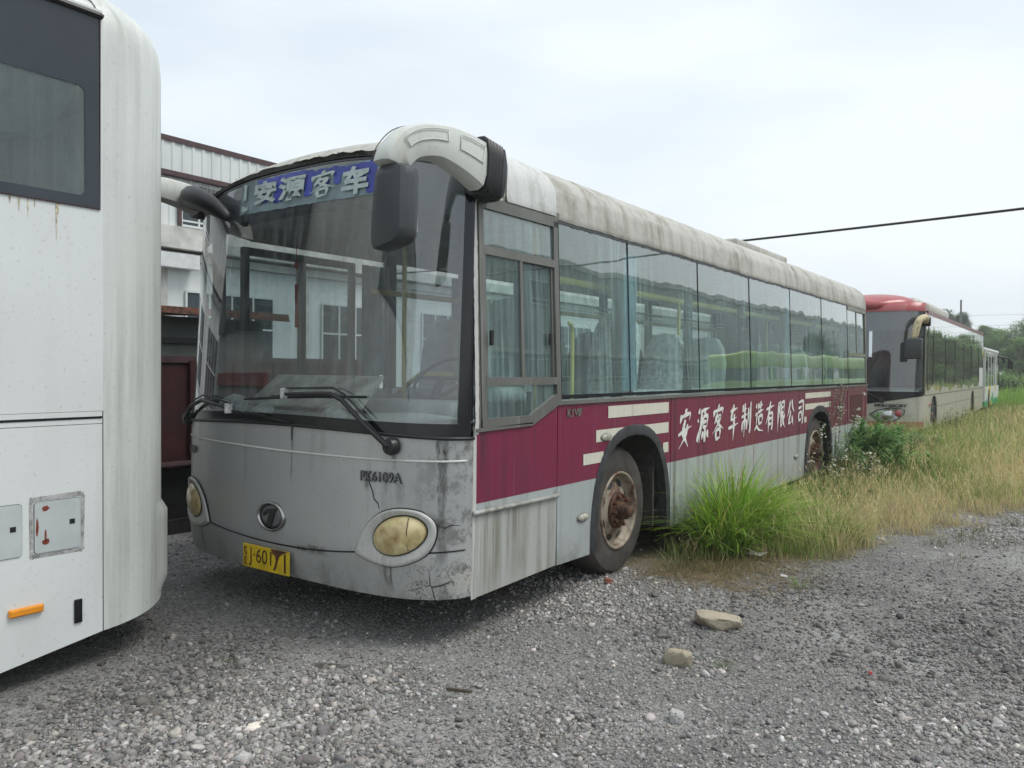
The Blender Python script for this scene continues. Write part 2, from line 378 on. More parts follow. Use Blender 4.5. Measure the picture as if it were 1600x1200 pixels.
def ground_material():
    m, t = newmat('gravel_ground'); g = N(t); c = g.coord()
    vo = g.n('ShaderNodeTexVoronoi'); vo.inputs['Scale'].default_value = 38; g.lk(c, vo.inputs['Vector'])
    vo2 = g.n('ShaderNodeTexVoronoi'); vo2.inputs['Scale'].default_value = 95; g.lk(c, vo2.inputs['Vector'])
    cell = g.sep(vo.outputs['Color'])[0]; cell2 = g.sep(vo2.outputs['Color'])[0]
    k = g.ramp(cell, 0, 1, (.09, .09, .085, 1), (.39, .388, .362, 1), [(.9, (.27, .268, .25, 1))])
    k2 = g.ramp(cell2, 0, 1, (.10, .098, .094, 1), (.41, .40, .385, 1))
    col = g.mix(.5, k, k2)
    big = g.noise(c, .55, 5, .6); med = g.noise(c, 2.3, 4)
    dusty = g.math('MULTIPLY', g.ramp(big, .48, .62), g.ramp(med, .3, .6))
    col = g.mix(g.math('MULTIPLY', dusty, .6), col, (.42, .42, .405))
    dk = g.ramp(g.noise(c, .9, 4), .45, .62); col = g.mix(g.math('MULTIPLY', dk, .3), col, (.09, .09, .093))
    at = g.n('ShaderNodeAttribute'); at.attribute_name = 'tint'
    soil = g.ramp(g.noise(c, 5, 5), .3, .7, (.13, .115, .08, 1), (.27, .245, .185, 1))
    col = g.mix(g.sep(at.outputs['Color'])[0], col, soil)
    h = g.math('ADD', g.math('MULTIPLY', vo.outputs['Distance'], -1), g.math('MULTIPLY', vo2.outputs['Distance'], -.5))
    g.out(g.bsdf(col, .9, 0, g.bump(h, .9, .02), .2).outputs[0]); return m
o = np_mesh('ground', V, F4, ground_material(), np.stack([ga]*3, 1), smooth=True); tag(o, 'grey crushed gravel yard turning to dry soil under the grass', kind='structure')

def ico():
    bm = bmesh.new(); bmesh.ops.create_icosphere(bm, subdivisions=1, radius=1)
    a = np.array([v.co[:] for v in bm.verts]); f = np.array([[v.index for v in fc.verts] for fc in bm.faces]); bm.free(); return a, f
def ico2():
    bm = bmesh.new(); bmesh.ops.create_icosphere(bm, subdivisions=2, radius=1)
    a = np.array([v.co[:] for v in bm.verts]); f = np.array([[v.index for v in fc.verts] for fc in bm.faces]); bm.free(); return a, f
def stone_material():
    m, t = newmat('crushed_stone'); g = N(t); c = g.coord()
    a = g.n('ShaderNodeAttribute'); a.attribute_name = 'tint'
    n1 = g.noise(c, 120, 4)
    col = g.mix(.6, a.outputs['Color'], g.mix(g.ramp(n1, .3, .7), (.35, .35, .35), (.9, .9, .86)), 'MULTIPLY')
    g.out(g.bsdf(col, .85, 0, g.bump(n1, .4, .003), .25).outputs[0]); return m
M_stone = stone_material()
def make_stones(n, base, faces, smin, smax, rmin, rmax, pw=2.6):
    th = rng.uniform(R(-85), R(60), n); r = rmin*(rmax/rmin)**rng.random(n)
    ax = th-0  # angle from +y, towards -x negative
    x = CAM[0]+r*np.sin(ax-R(22)); y = CAM[1]+r*np.cos(ax-R(22))
    keep = (rng.random(n) > grass_amount(x, y)*.93) & (y < 30) & (x > -7) & ~((x < -1.4) & (x > -3.8) & (y < -1.3))
    x, y = x[keep], y[keep]
    # clumps: fine dusty patches hold fewer stones
    fine = vnoise(x, y, .55, 21)*.6+vnoise(x, y, 1.9, 22)*.4; k2 = rng.random(len(x)) < np.clip((fine-.33)*4.2, .32, 1); x, y, fine = x[k2], y[k2], fine[k2]
    n = len(x); s = smin*(1-rng.random(n)*(1-(smin/smax)**pw))**(-1/pw)*(.6+.65*fine)
    sc = np.stack([s*rng.uniform(.8, 1.25, n), s*rng.uniform(.7, 1.1, n), s*rng.uniform(.45, .8, n)], 1)
    q = rng.normal(size=(n, 4)); q /= np.linalg.norm(q, axis=1)[:, None]; a, b, c, d = q.T
    Rm = np.stack([np.stack([1-2*(c*c+d*d), 2*(b*c-a*d), 2*(b*d+a*c)], 1), np.stack([2*(b*c+a*d), 1-2*(b*b+d*d), 2*(c*d-a*b)], 1), np.stack([2*(b*d-a*c), 2*(c*d+a*b), 1-2*(b*b+c*c)], 1)], 1)
    k = len(base); jit = rng.uniform(.66, 1.25, (n, k, 1)) if k < 20 else (1+.40*np.sin(np.einsum('kj,nj->nk', base, rng.normal(0, 2.6, (n, 3)))+rng.uniform(0, 6, (n, 1)))+rng.uniform(-.07, .07, (n, k)))[:, :, None]; P = base[None]*jit*sc[:, None]
    P = np.einsum('nij,nkj->nki', Rm, P); P[:, :, 2] *= .8
    P += np.stack([x, y, ground_z(x, y)+s*.18], 1)[:, None]
    g0 = rng.beta(2.4, 3.8, n)*.52+.11; g0 = np.where(rng.random(n) < .012, rng.uniform(.5, .75, n), g0); dirty = np.clip((vnoise(x, y, .7, 30)-.35)*2.5, 0, 1)
    g0 *= (1-.42*dirty)*rng.uniform(.7, 1.1, n)
    g0 = g0*1.32; tint = np.stack([g0*rng.uniform(.98, 1.10, n), g0*.985, g0*rng.uniform(.89, 1.02, n)], 1)
    cols = np.repeat(tint, k, 0); Fc = (faces[None]+(np.arange(n)*k)[:, None, None]).reshape(-1, 3)
    return P.reshape(-1, 3), Fc, cols
b1, f1 = ico(); b2, f2 = ico2()
def ico3():
    bm = bmesh.new(); bmesh.ops.create_icosphere(bm, subdivisions=4, radius=1)
    a = np.array([v.co[:] for v in bm.verts]); f = np.array([[v.index for v in fc.verts] for fc in bm.faces]); bm.free(); return a, f
b3_, f3_ = ico3()
A1 = make_stones(430000, b1, f1, .006, .022, 1.9, 14, 2.0); A2 = make_stones(20000, b2, f2, .013, .036, 1.9, 16, 3.4)
P_ = np.concatenate([A1[0], A2[0]]); F_ = np.concatenate([A1[1], A2[1]+len(A1[0])]); C_ = np.concatenate([A1[2], A2[2]])
o = np_mesh('gravel', P_, F_, M_stone, C_); tag(o, 'loose grey crushed stones covering the yard', kind='stuff')

def rock(name, c, size, col, label, seed, rotz=0):
    rg = random.Random(seed); bm = bmesh.new()
    for _ in range(22):
        p = Vector([rg.uniform(-1, 1) for _ in range(3)]); m_ = max(abs(q) for q in p); p = p/m_*rg.uniform(.8, 1) if rg.random() < .75 else p.normalized()
        bm.verts.new((p.x*size[0], p.y*size[1], p.z*size[2]))
    bmesh.ops.convex_hull(bm, input=bm.verts[:]); bmesh.ops.delete(bm, geom=[v for v in bm.verts if not v.link_faces], context='VERTS')
    bmesh.ops.bevel(bm, geom=bm.edges[:], offset=min(size)*.13, segments=2, profile=.6, affect='EDGES'); bmesh.ops.triangulate(bm, faces=bm.faces[:])
    bmesh.ops.subdivide_edges(bm, edges=[e for e in bm.edges if e.calc_length() > .02], cuts=2, use_grid_fill=True); bmesh.ops.triangulate(bm, faces=bm.faces[:]); bm.verts.index_update()
    P = np.array([v.co[:] for v in bm.verts]); Fx = np.array([[v.index for v in f.verts] for f in bm.faces]); bm.free()
    P = P+np.random.default_rng(seed).normal(0, .0012, P.shape)
    cs, sn = math.cos(rotz), math.sin(rotz); P = P@np.array([[cs, sn, 0], [-sn, cs, 0], [0, 0, 1]])
    o = np_mesh(name, P, Fx, M_stone, np.tile(col, (len(P), 1)))
    o.location = (c[0], c[1], float(ground_z(c[0], c[1]))+size[2]*.6); tag(o, label, 'stone'); return o
rock('rock', (1.00, 1.17), (.15, .085, .055), (.50, .44, .34), 'largest buff stone, flat slab lying farther right on the gravel', 3, .35)
rock('rock', (1.05, .47), (.10, .06, .055), (.46, .41, .31), 'blocky buff stone with a flat top nearer the camera than the slab', 5, .1)
rock('rock', (.80, .80), (.06, .05, .045), (.30, .29, .27), 'small rounded grey stone to the left of the two buff stones', 8, .5)
rock('rock', (1.33, -.17), (.035, .03, .035), (.50, .50, .49), 'egg sized pale stone just below the blocky buff stone', 9, .5)
rock('rock', (1.12, -1.35), (.045, .035, .03), (.52, .52, .50), 'whitish cobble alone in the middle foreground gravel', 11, 1.2)
# ================================================================== MAIN BUS
W0 = -2.6; XC = -1.3; YL = 10.1           # left side plane x=0, right side x=-2.6, rear y=10.1
def A_(z): return float(np.interp(z, [.24, .5, 1.15, 2.8, 3.1], [.30, .36, .36, .22, .15]))
def F(x, z):
    s = min(abs(x-XC)/1.3, 1.0)
    return .04*(z-.24)/2.4-A_(z)*(1-s**4)**.5
def Fp(x, z, off=0): return (x, F(x, z)-off, z)
def us(u, lim=1.3): return XC+lim*math.sin(u*math.pi/2)      # u -1..1
def zb(x): return 1.215-.04*(abs(x-XC)/1.3)**2
def zt(x): return 2.865-.175*(min(1, abs(x-XC)/1.3))**2.5
def sx(z): return -.045*max(0, z-1.3)/1.25
def seam_z(x): s = abs(x-XC); return .455+.05*min(1, (s/.72))**2+.07*max(0, s-.72)
bus = thing('city_bus', (XC, 0, 0), 'derelict silver and maroon city bus with Chinese lettering, nearest full bus with the cracked bumper', 'bus')

# ---- front mask
def front_mat():
    m, t = newmat('front_mask_paint'); g = N(t); c = g.coord(); xyz = g.sep(c); X, Z = xyz[0], xyz[2]
    base = g.mix(g.ramp(g.noise(g.coord((.8, .8, .6)), 1.3, 3), .35, .7), (.37, .38, .38), (.47, .475, .46))
    s1 = g.noise(g.coord((13, 13, .7)), 1, 5, .62); bl = g.noise(c, 2.0, 5, .6)
    f = g.math('MULTIPLY', g.ramp(s1, .5, .72), g.math('MULTIPLY', g.ramp(bl, .42, .66), .55))
    col = g.mix(f, base, (.075, .075, .065))
    drk = g.math('MULTIPLY', g.step(X, .2, -.9), g.step(Z, .95, .45)); 
    wob = g.math('MULTIPLY', g.math('SUBTRACT', g.noise(g.coord((14, 14, 6)), 1, 4, .7), .5), .06)
    edge = g.noise(g.coord((40, 40, 9)), 1, 4, .7)
    Xw = g.math('ADD', X, wob)
    # run marks below trims: (x local, half width, z top, z bottom, strength)
    for (x0, hw, z1, z0, st) in ((.15, .016, 1.21, 1.02, .95), (.15, .007, 1.05, .82, .6), (1.215, .028, 1.17, 1.02, .95), (1.215, .02, 1.06, .62, .75), (.97, .018, 1.09, .98, .8), (1.0, .03, .92, .78, .35), (.93, .035, .47, .27, .85),
                                 (1.19, .05, .72, .60, .8), (1.22, .025, .62, .45, .6), (.38, .10, .49, .43, .75), (.25, .06, .47, .44, .9), (-.86, .022, .46, .26, .6), (.78, .02, .93, .86, .6), (.92, .012, .93, .84, .5)):
        a = g.math('SUBTRACT', 1, g.math('DIVIDE', g.math('ABSOLUTE', g.math('SUBTRACT', Xw, x0)), hw), True)
        b = g.math('MULTIPLY', g.step(Z, z0, z0+(z1-z0)*.5), g.step(Z, z1+.012, z1-.008))
        mk = g.math('MULTIPLY', g.math('MULTIPLY', g.math('MULTIPLY', a, 2.2, True), b), g.ramp(edge, .30, .55))
        col = g.mix(g.math('MULTIPLY', mk, st), col, (.038, .038, .03))
    # dirt collecting under the screen and towards the near corner, flaked patches
    cr = g.noise(c, 7, 7, .72)
    corner = g.math('MULTIPLY', g.step(X, 1.02, 1.30), g.ramp(cr, .50, .60)); col = g.mix(g.math('MULTIPLY', corner, .7), col, (.09, .09, .075))
    low = g.math('MULTIPLY', g.step(Z, .47, .25), g.ramp(cr, .46, .64)); col = g.mix(g.math('MULTIPLY', low, .5), col, (.10, .10, .085))
    # crack lines near the corner
    vv = g.n('ShaderNodeTexVoronoi', feature='DISTANCE_TO_EDGE'); vv.inputs['Scale'].default_value = 6; g.lk(g.coord(), vv.inputs['Vector'])
    crk = g.math('MULTIPLY', g.math('MULTIPLY', g.math('LESS_THAN', vv.outputs[0], .022), g.step(X, 1.0, 1.12)), g.math('MULTIPLY', g.step(Z, .48, .38), g.ramp(bl, .4, .5)))
    col = g.mix(g.math('MULTIPLY', crk, .85), col, (.03, .03, .028))
    fk = g.noise(c, 9, 5, .7); flk = g.math('MULTIPLY', g.math('MULTIPLY', g.step(X, 1.02, 1.10), g.step(Z, .50, .42)), g.math('MULTIPLY', g.math('GREATER_THAN', fk, .52), g.math('LESS_THAN', fk, .70)))
    col = g.mix(g.math('MULTIPLY', flk, .75), col, (.50, .49, .45)); fe = g.math('MULTIPLY', g.math('MULTIPLY', g.step(X, 1.0, 1.08), g.step(Z, .52, .42)), g.math('LESS_THAN', g.math('ABSOLUTE', g.math('SUBTRACT', fk, .52)), .008)); col = g.mix(fe, col, (.035, .035, .03))
    sp = g.noise(c, 60, 2); col = g.mix(g.math('MULTIPLY', g.ramp(sp, .64, .72), .35), col, (.08, .08, .07))
    rg = g.mix(f, (.30,)*3, (.6,)*3)
    g.out(g.bsdf(col, rg, .2, g.bump(g.math('ADD', g.noise(c, 1.1, 2), g.math('MULTIPLY', cr, .03)), .34, .035)).outputs[0]); return m
M_mask = front_mat()
b = MB()
b.grid(lambda u, v: (lambda x: Fp(x, seam_z(x)+(zb(x)-seam_z(x))*v))(us(2*u-1)), 64, 14)
fp = b.build('front_panel', M_mask, bus, True)
def zlow(x): return .255+.02*(abs(x-XC)/1.3)**4
b = MB()
b.grid(lambda u, v: (lambda x: (lambda z: (x, F(x, z)-.004-.006*math.sin(v*math.pi), z))(zlow(x)+(seam_z(x)-zlow(x))*v))(us(2*u-1)), 64, 8)
b.grid(lambda u, v: (lambda x: (x, F(x, zlow(x))-.004+.25*v, zlow(x)+.01*v))(us(2*u-1, 1.28)), 40, 2)
bp = b.build('bumper', M_mask, bus, True)
def ftube(pts, r, off=0., n=6): return [Fp(x, z, off) for x, z in pts]
b = MB().tube([Fp(us(u), seam_z(us(u)), .003) for u in np.linspace(-.93, .93, 60)], .005, 5); b.build('bumper_seam', M_black, bp)
b = MB().tube([Fp(us(u), 1.045+.05*(us(u)-XC < 0)*abs(us(u)-XC)/1.3*.6, .0) for u in np.linspace(-.97, .93, 60)], .007, 6); b.build('crease_line', M_shell, fp, True)
# cracks in the mask
for pts in ([(-.505, .935), (-.49, .90), (-.47, .86), (-.46, .82), (-.432, .795), (-.425, .765)], [(-.10, .30), (-.12, .35), (-.16, .36), (-.19, .345), (-.23, .36)], [(-.12, .35), (-.10, .41), (-.06, .44)], [(-.06, .25), (-.045, .33), (-.03, .40), (-.035, .52)], [(-.10, .69), (-.07, .675), (-.05, .69), (-.02, .685)]):
    b = MB(); b.tube([Fp(x, z, .001) for x, z in pts], [.0035]*(len(pts)-1)+[.0015], 4); b.build('crack', M_black, fp)

# ---- headlights
OUT = [(-.588, .503), (-.55, .59), (-.501, .668), (-.42, .74), (-.316, .775), (-.2, .772), (-.135, .74), (-.102, .687), (-.108, .60), (-.15, .52), (-.24, .468), (-.33, .445), (-.42, .448), (-.52, .472)]
def headlight(mirror):
    def mxx(x): return -2.6-x if mirror else x
    n = len(OUT); K = 56; outl = []
    for k in range(K):      # closed Catmull-Rom, kept sharp at the inner tip
        t = k/K*n; i = int(t); f = t-i
        p0, p1, p2, p3 = [OUT[(i+d) % n] for d in (-1, 0, 1, 2)]
        if i == 0: p0 = p1
        if i == n-1: p3 = p2
        outl.append(tuple(.5*((2*p1[j])+(-p0[j]+p2[j])*f+(2*p0[j]-5*p1[j]+4*p2[j]-p3[j])*f*f+(-p0[j]+3*p1[j]-3*p2[j]+p3[j])*f**3) for j in (0, 1)))
    lens = []
    for (x, z) in outl:
        a = math.atan2(z-.625, x+.30); ca, sa = math.cos(R(20)), math.sin(R(20)); la, lb = .163, .108
        dx, dz = math.cos(a), math.sin(a); px, pz = dx*ca+dz*sa, -dx*sa+dz*ca; rr_ = 1/math.sqrt((px/la)**2+(pz/lb)**2)
        lens.append((-.30+dx*rr_, .625+dz*rr_))
    rings = []
    for f, off in ((0, -.004), (.02, .012), (.12, .024), (.35, .022), (.75, .012), (.97, .006), (1, .0)):
        rings.append([Fp(mxx(o[0]+(l[0]-o[0])*f), o[1]+(l[1]-o[1])*f, off) for o, l in zip(outl, lens)])
    h = MB().sweep(rings, cap=False).build('headlight', M_lightbez, bus, True)
    rr2 = []
    for f, off in ((1., .004), (.93, .018), (.8, .03), (.55, .042), (.3, .049), (.08, .051)):
        rr2.append([Fp(mxx(-.30+(l[0]+.30)*f), .625+(l[1]-.625)*f, off) for l in lens])
    MB().sweep(rr2, cap=True).build('lens', M_lens, h, True)
    MB().tube([Fp(mxx(o[0]), o[1], .004) for o in outl+outl[:1]], .0055, 5).build('seal', M_black, h)
    MB().tube([Fp(mxx(l[0]), l[1], .006) for l in lens+lens[:1]], .004, 5).build('lens_seal', M_black, h)
    if not mirror: MB().tube([Fp(-.222, .735, .034), Fp(-.224, .66, .046), Fp(-.228, .58, .034), Fp(-.23, .548, .02)], .0026, 4).build('crack', M_rust, h)
M_lightbez = paint('bezel_paint', (.50, .50, .47), streak=.75, streak_col=(.15, .14, .11), sscale=12, rough=(.4, .6), metal=0)
headlight(False); headlight(True)

# ---- emblem, lettering, number plate
b = MB(); cx, cz = -1.33, .625
ra, rb = .135, .092
ring = []
for k in range(36):
    a = 2*math.pi*k/36; ring.append((math.cos(a), math.sin(a)))
b.sweep([[Fp(cx+ra*f*c_, cz+rb*f*s_, o_) for c_, s_ in ring] for f, o_ in ((1, 0), (1.0, .016), (.93, .024), (.86, .02), (.84, .008))], cap=False)
em = b.build('emblem', M_chrome, bus, True)
MB().sweep([[Fp(cx+ra*f*c_, cz+rb*f*s_, o_) for c_, s_ in ring] for f, o_ in ((.86, .006), (.5, .010), (.02, .011))], cap=True).build('backing', M_lettergrey, em, True)
mark = [(-.075, .008), (-.05, .032), (-.02, .048), (.02, .052), (.062, .056), (.045, .03), (.028, -.01), (.012, -.065), (-.045, -.06), (-.022, -.01), (-.012, .018), (-.035, .02), (-.06, .0)]
MB().prism([Fp(cx+x, cz+z, .013) for x, z in mark], (0, -.006, 0)).build('mark', M_gray_letter, em)
def surf_text(body, x0, x1, z0, z1, off, bold, name, mat, parent, ext=0.):
    vs, fs = fit_text(body, x0, x1, z0, z1, bold); bb = MB()
    bb.add([Fp(x, z, off+.004) for x, z in vs], fs)
    if ext:
        bb.add([Fp(x, z, off-ext) for x, z in vs], fs)
    return bb.build(name, mat, parent)
surf_text('PK6109A', -.553, -.277, .917, .979, .006, .035, 'dark_outline', M_gray_letter, fp)  # bolder near-black copy outlining the grey letters
surf_text('PK6109A', -.549, -.281, .922, .975, .012, -.006, 'lettering', M_lettergrey, fp)
surf_text('KYVIP', -2.45, -2.25, .950, 1.005, .006, .055, 'dark_outline', M_gray_letter, fp)
surf_text('KYVIP', -2.445, -2.255, .957, 1.0, .010, -.01, 'lettering', M_lettergrey, fp)
py_ = -.375
pl = MB().rbox(-1.595, -1.128, py_-.006, py_, .278, .428, .004, 1).build('number_plate', M_plate, bus)
def flat_text(body, x0, x1, z0, z1, y, bold, name, mat, parent):
    vs, fs = fit_text(body, x0, x1, z0, z1, bold); return MB().add([(x, y, z) for x, z in vs], fs).build(name, mat, parent)
flat_text('赣', -1.580, -1.545, .355, .412, py_-.009, .02, 'characters', M_ink, pl); flat_text('8122', -1.577, -1.548, .292, .345, py_-.009, .02, 'characters', M_ink, pl)
flat_text('J·601', -1.528, -1.300, .292, .410, py_-.009, .0, 'characters', M_ink, pl); flat_text('71', -1.288, -1.160, .292, .410, py_-.009, .0, 'characters', M_ink, pl)
MB().prism([(-1.30, py_-.0105, .429), (-1.14, py_-.0105, .429), (-1.19, py_-.0105, .408), (-1.235, py_-.0105, .385), (-1.25, py_-.0105, .36), (-1.262, py_-.0105, .392), (-1.29, py_-.0105, .405)], (0, -.002, 0)).build('grime', M_rust, pl)

# ---- windscreen
b = MB(); b.grid(lambda u, v: (lambda x: Fp(x, zb(x)+.012+(zt(x)-.012-zb(x)-.012)*v))(us(2*u-1, 1.297)), 72, 26)
ws = b.build('windshield', M_glass_ws, bus, True)
b = MB()
def strip(b, f0, f1, lim=1.297, off=.004, n=72, a=-1, c=1, k=3):
    b.grid(lambda u, v: (lambda x: Fp(x, f0(x)+(f1(x)-f0(x))*v, off))(us(a+(c-a)*u, lim)), n, k)
strip(b, lambda x: zb(x)-.004, lambda x: zb(x)+.058+.02*(abs(x-XC)/1.3)**3)
strip(b, lambda x: zt(x)-.03, lambda x: zt(x)+.012)
for a_, c_ in ((.865, 1), (-1, -.885)): strip(b, lambda x: zb(x)+.05, lambda x: zt(x)-.02, a=a_, c=c_, n=6, k=18, off=.0035)
wf = b.build('windshield_frame', M_blackg, bus, True)
b = MB(); strip(b, lambda x: zt(x)-.335, lambda x: zt(x)-.295, off=-.006, a=-.87, c=.87, k=1); b.build('shade_band', M_blackg, ws, True)
b = MB(); strip(b, lambda x: zt(x)-.30, lambda x: zt(x)-.02, lim=1.27, off=-.028, a=-.96, c=.96, k=1); b.build('sign_panel', M_signbox, bus, True)
b = MB().tube([Fp(us(u), zb(us(u))-.006, .006) for u in np.linspace(-1, 1, 60)], .011, 6); b.build('rubber_seal', M_black, wf, True)

# blue destination sticker remains and letters
def sheet2(parent, poly, off, mat, name):
    """fan-free patch on the glass: poly in x,z, cut into small cells along x"""
    bb = MB(); bb.add([Fp(x, z, off) for x, z in poly], [list(range(len(poly)))]); return bb.build(name, mat, parent)
def sub_rows(x0, x1, top, bot, off, n, bb, jag=.006, sd=1):
    rg = random.Random(sd); pts = []
    for i in range(n+1):
        x = x0+(x1-x0)*i/n; pts.append((x, top(x)+rg.uniform(-jag, jag), bot(x)+rg.uniform(-jag, jag)))
    vs = [Fp(p[0], p[1], off) for p in pts]+[Fp(p[0], p[2], off) for p in pts]
    bb.add(vs, [(i, i+1, n+2+i, n+1+i) for i in range(n)])
b = MB(); sub_rows(-1.90, -.57, lambda x: 2.825-.02*(x+1.9), lambda x: 2.60-.01*(x+1.9), .0035, 40, b, .003, 2)
hz_ = b.build('sticker_film', simple('sticker_film_grey', (.20, .27, .29), .5, var=.25, vs=5), ws)
b = MB()
for i, (x0, x1, zt_, zb_) in enumerate(((-1.72, -1.50, 2.815, 2.785), (-1.535, -1.445, 2.82, 2.64), (-1.475, -1.20, 2.82, 2.79), (-1.225, -1.150, 2.81, 2.645), (-1.17, -.915, 2.80, 2.765), (-.955, -.89, 2.79, 2.69), (-.90, -.60, 2.79, 2.74), (-.80, -.68, 2.74, 2.69), (-.665, -.59, 2.79, 2.60), (-1.68, -1.58, 2.72, 2.655), (-1.10, -.99, 2.735, 2.70), (-.80, -.72, 2.66, 2.63))):
    sub_rows(x0, x1, lambda x, a=zt_: a, lambda x, a=zb_: a, .0055+.0003*i, 10, b, .007, i)
b.build('blue_backing', M_blue, ws)
sign_jobs = []
for i, (ch, x0, x1, z0, z1) in enumerate((('安', -1.735, -1.495, 2.645, 2.80), ('源', -1.475, -1.20, 2.635, 2.795), ('客', -1.165, -.925, 2.62, 2.785), ('车', -.865, -.64, 2.60, 2.775))):
    sign_jobs.append((ch, x0, x1, z0, z1))
b = MB(); sub_rows(-1.86, -1.825, lambda x: 2.80, lambda x: 2.69, .011, 3, b, .006, 5); sub_rows(-1.87, -1.80, lambda x: 2.655, lambda x: 2.615, .011, 3, b, .012, 6); b.build('torn_sticker', M_paper, ws)

# ---- sides
def arch_pts(yc, hw, z0, z1, n=20):
    return [(yc+hw*math.copysign(abs(math.cos(a))**.8, -math.cos(a)), z0+(z1-z0)*math.sin(a)**.75) for a in np.linspace(0, math.pi, n+1)]
ARCH1 = arch_pts(1.985, .60, .262, 1.085); ARCH2 = arch_pts(7.27, .62, .262, 1.06)
def side_mat():
    m, t = newmat('side_panel_paint'); g = N(t); c = g.coord(); xyz = g.sep(c); Y, Z = xyz[1], xyz[2]
    red = g.mix(g.ramp(g.noise(g.coord((1, .55, .8)), 1, 4), .3, .72), (.185, .014, .052), (.15, .030, .070))
    far = g.step(Y, 5.5, 9.5); red = g.mix(g.math('MULTIPLY', far, .5), red, (.15, .055, .085))
    sil = g.mix(g.ramp(g.noise(g.coord((1, .5, .6)), 1, 4), .35, .7), (.33, .365, .37), (.42, .445, .44))
    base = g.mix(g.math('GREATER_THAN', Z, .792), sil, red)
    s1 = g.noise(g.coord((15, 15, .30)), 1, 4, .6); s2 = g.noise(g.coord((48, 48, .8)), 1, 3, .6); bl = g.noise(c, 1.2, 4)
    f = g.math('MULTIPLY', g.math('ADD', g.math('MULTIPLY', g.ramp(s1, .51, .66), .8), g.math('MULTIPLY', g.ramp(s2, .58, .75), .35)), g.ramp(bl, .3, .65))
    col = g.mix(g.math('MULTIPLY', f, .95), base, g.mix(g.math('GREATER_THAN', Z, .792), (.12, .115, .085), (.045, .022, .028)))
    s3 = g.noise(g.coord((36, 36, .28)), 1.3, 3, .6)
    col = g.mix(g.math('MULTIPLY', g.ramp(s3, .60, .75), .20), col, (.42, .33, .36))
    # moss low on the skirt, grime under the window rail
    mo = g.noise(c, 3, 6, .7); low = g.math('MULTIPLY', g.step(Z, .5, .26), g.ramp(mo, .42, .6)); col = g.mix(g.math('MULTIPLY', low, .55), col, (.10, .11, .065))
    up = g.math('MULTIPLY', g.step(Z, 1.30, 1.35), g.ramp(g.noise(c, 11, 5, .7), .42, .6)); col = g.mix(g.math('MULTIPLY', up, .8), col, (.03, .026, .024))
    wob = g.math('MULTIPLY', g.math('SUBTRACT', g.noise(g.coord((5, 5, 3)), 1, 3), .5), .03); Yw = g.math('ADD', Y, wob)
    for (y0, hw, z1, z0, st, cc) in ((4.72, .012, 1.36, .25, .85, (.25, .11, .03)), (2.98, .010, .80, .25, .6, (.2, .12, .05)), (3.55, .05, .79, .3, .45, (.09, .08, .06)), (3.72, .015, .79, .3, .6, (.08, .07, .06)), (.15, .05, .76, .6, .8, (.07, .07, .05)),
                                     (.86, .025, .78, .25, .6, (.15, .13, .08)), (5.3, .02, .79, .3, .5, (.12, .10, .08)), (5.75, .04, .79, .3, .4, (.12, .11, .09)), (.10, .035, 1.22, .79, .7, (.06, .025, .04)), (.62, .02, 1.2, .8, .4, (.06, .03, .04))):
        a = g.math('SUBTRACT', 1, g.math('DIVIDE', g.math('ABSOLUTE', g.math('SUBTRACT', Yw, y0)), hw), True)
        bb = g.math('MULTIPLY', g.step(Z, z0, z0+.25), g.step(Z, z1+.01, z1-.01))
        col = g.mix(g.math('MULTIPLY', g.math('MULTIPLY', g.math('MULTIPLY', a, 1.8, True), bb), g.math('MULTIPLY', g.ramp(s2, .3, .55), st)), col, cc)
    sp = g.noise(c, 45, 3); col = g.mix(g.math('MULTIPLY', g.ramp(sp, .63, .70), .3), col, (.10, .09, .08))
    pk = g.noise(c, 2.1, 6, .75); pl_ = g.math('MULTIPLY', g.math('MULTIPLY', g.ramp(pk, .64, .66), g.step(Y, 4.8, 5.2)), g.math('MULTIPLY', g.step(Z, .93, .80), g.math('GREATER_THAN', Z, .792)))
    col = g.mix(g.math('MULTIPLY', pl_, .8), col, (.32, .20, .22))
    g.out(g.bsdf(col, g.mix(f, (.36,)*3, (.62,)*3), 0, g.bump(g.noise(g.coord((1, 1, 1)), 1.3, 2), .22, .03)).outputs[0]); return m
M_sidep = side_mat()
def side_poly(pts2, x=0., d=-.02): return [(x, y, z) for y, z in pts2], (d, 0, 0)
def panel(name, pts2, mat, x=0., d=-.02, parent=None):
    p, dd = side_poly(pts2, x, d); return MB().prism(p, dd).build(name, mat, parent or bus)
BEL = 1.372
# front section under the driver's window (purple over silver), then the long side
panel('side_panel', [(.035, .745), (.885, .745), (.885, 1.352), (.86, 1.352), (.575, 1.232), (.035, 1.222)], M_sidep)
panel('lower_flap', [(.012, .25), (.04, .255), (.872, .275), (.882, .725), (.03, .725)], M_lowpanel, x=.002)
p1 = [(.905, .27)]+ARCH1+[(2.62, .255)]
panel('side_panel', [(.893, .27)]+ARCH1+[(2.645, .255), (2.645, BEL-.02), (.893, BEL-.02)], M_sidep)
panel('side_panel', [(2.655, .252), (4.715, .252), (4.715, BEL-.02), (2.655, BEL-.02)], M_sidep, x=.001)
panel('side_panel', [(4.722, .252)]+[(6.545, .252), (6.545, BEL-.02), (4.722, BEL-.02)], M_sidep)
panel('side_panel', [(6.552, .262)]+ARCH2+[(7.995, .262), (7.995, BEL-.02), (6.552, BEL-.02)], M_sidep, x=.001)
panel('side_panel', [(8.0, .30), (8.66, .30), (8.66, BEL-.02), (8.0, BEL-.02)], M_sidep)
rp = panel('rear_hatch', [(8.675, .30), (10.08, .30), (10.08, BEL-.02), (8.675, BEL-.02)], M_sidep, x=.002)
b = MB().box(.002, .006, 8.95, 9.75, .83, 1.22); b.build('hatch_recess', simple('deep_maroon', (.07, .004, .022), .5), rp)
b = MB()
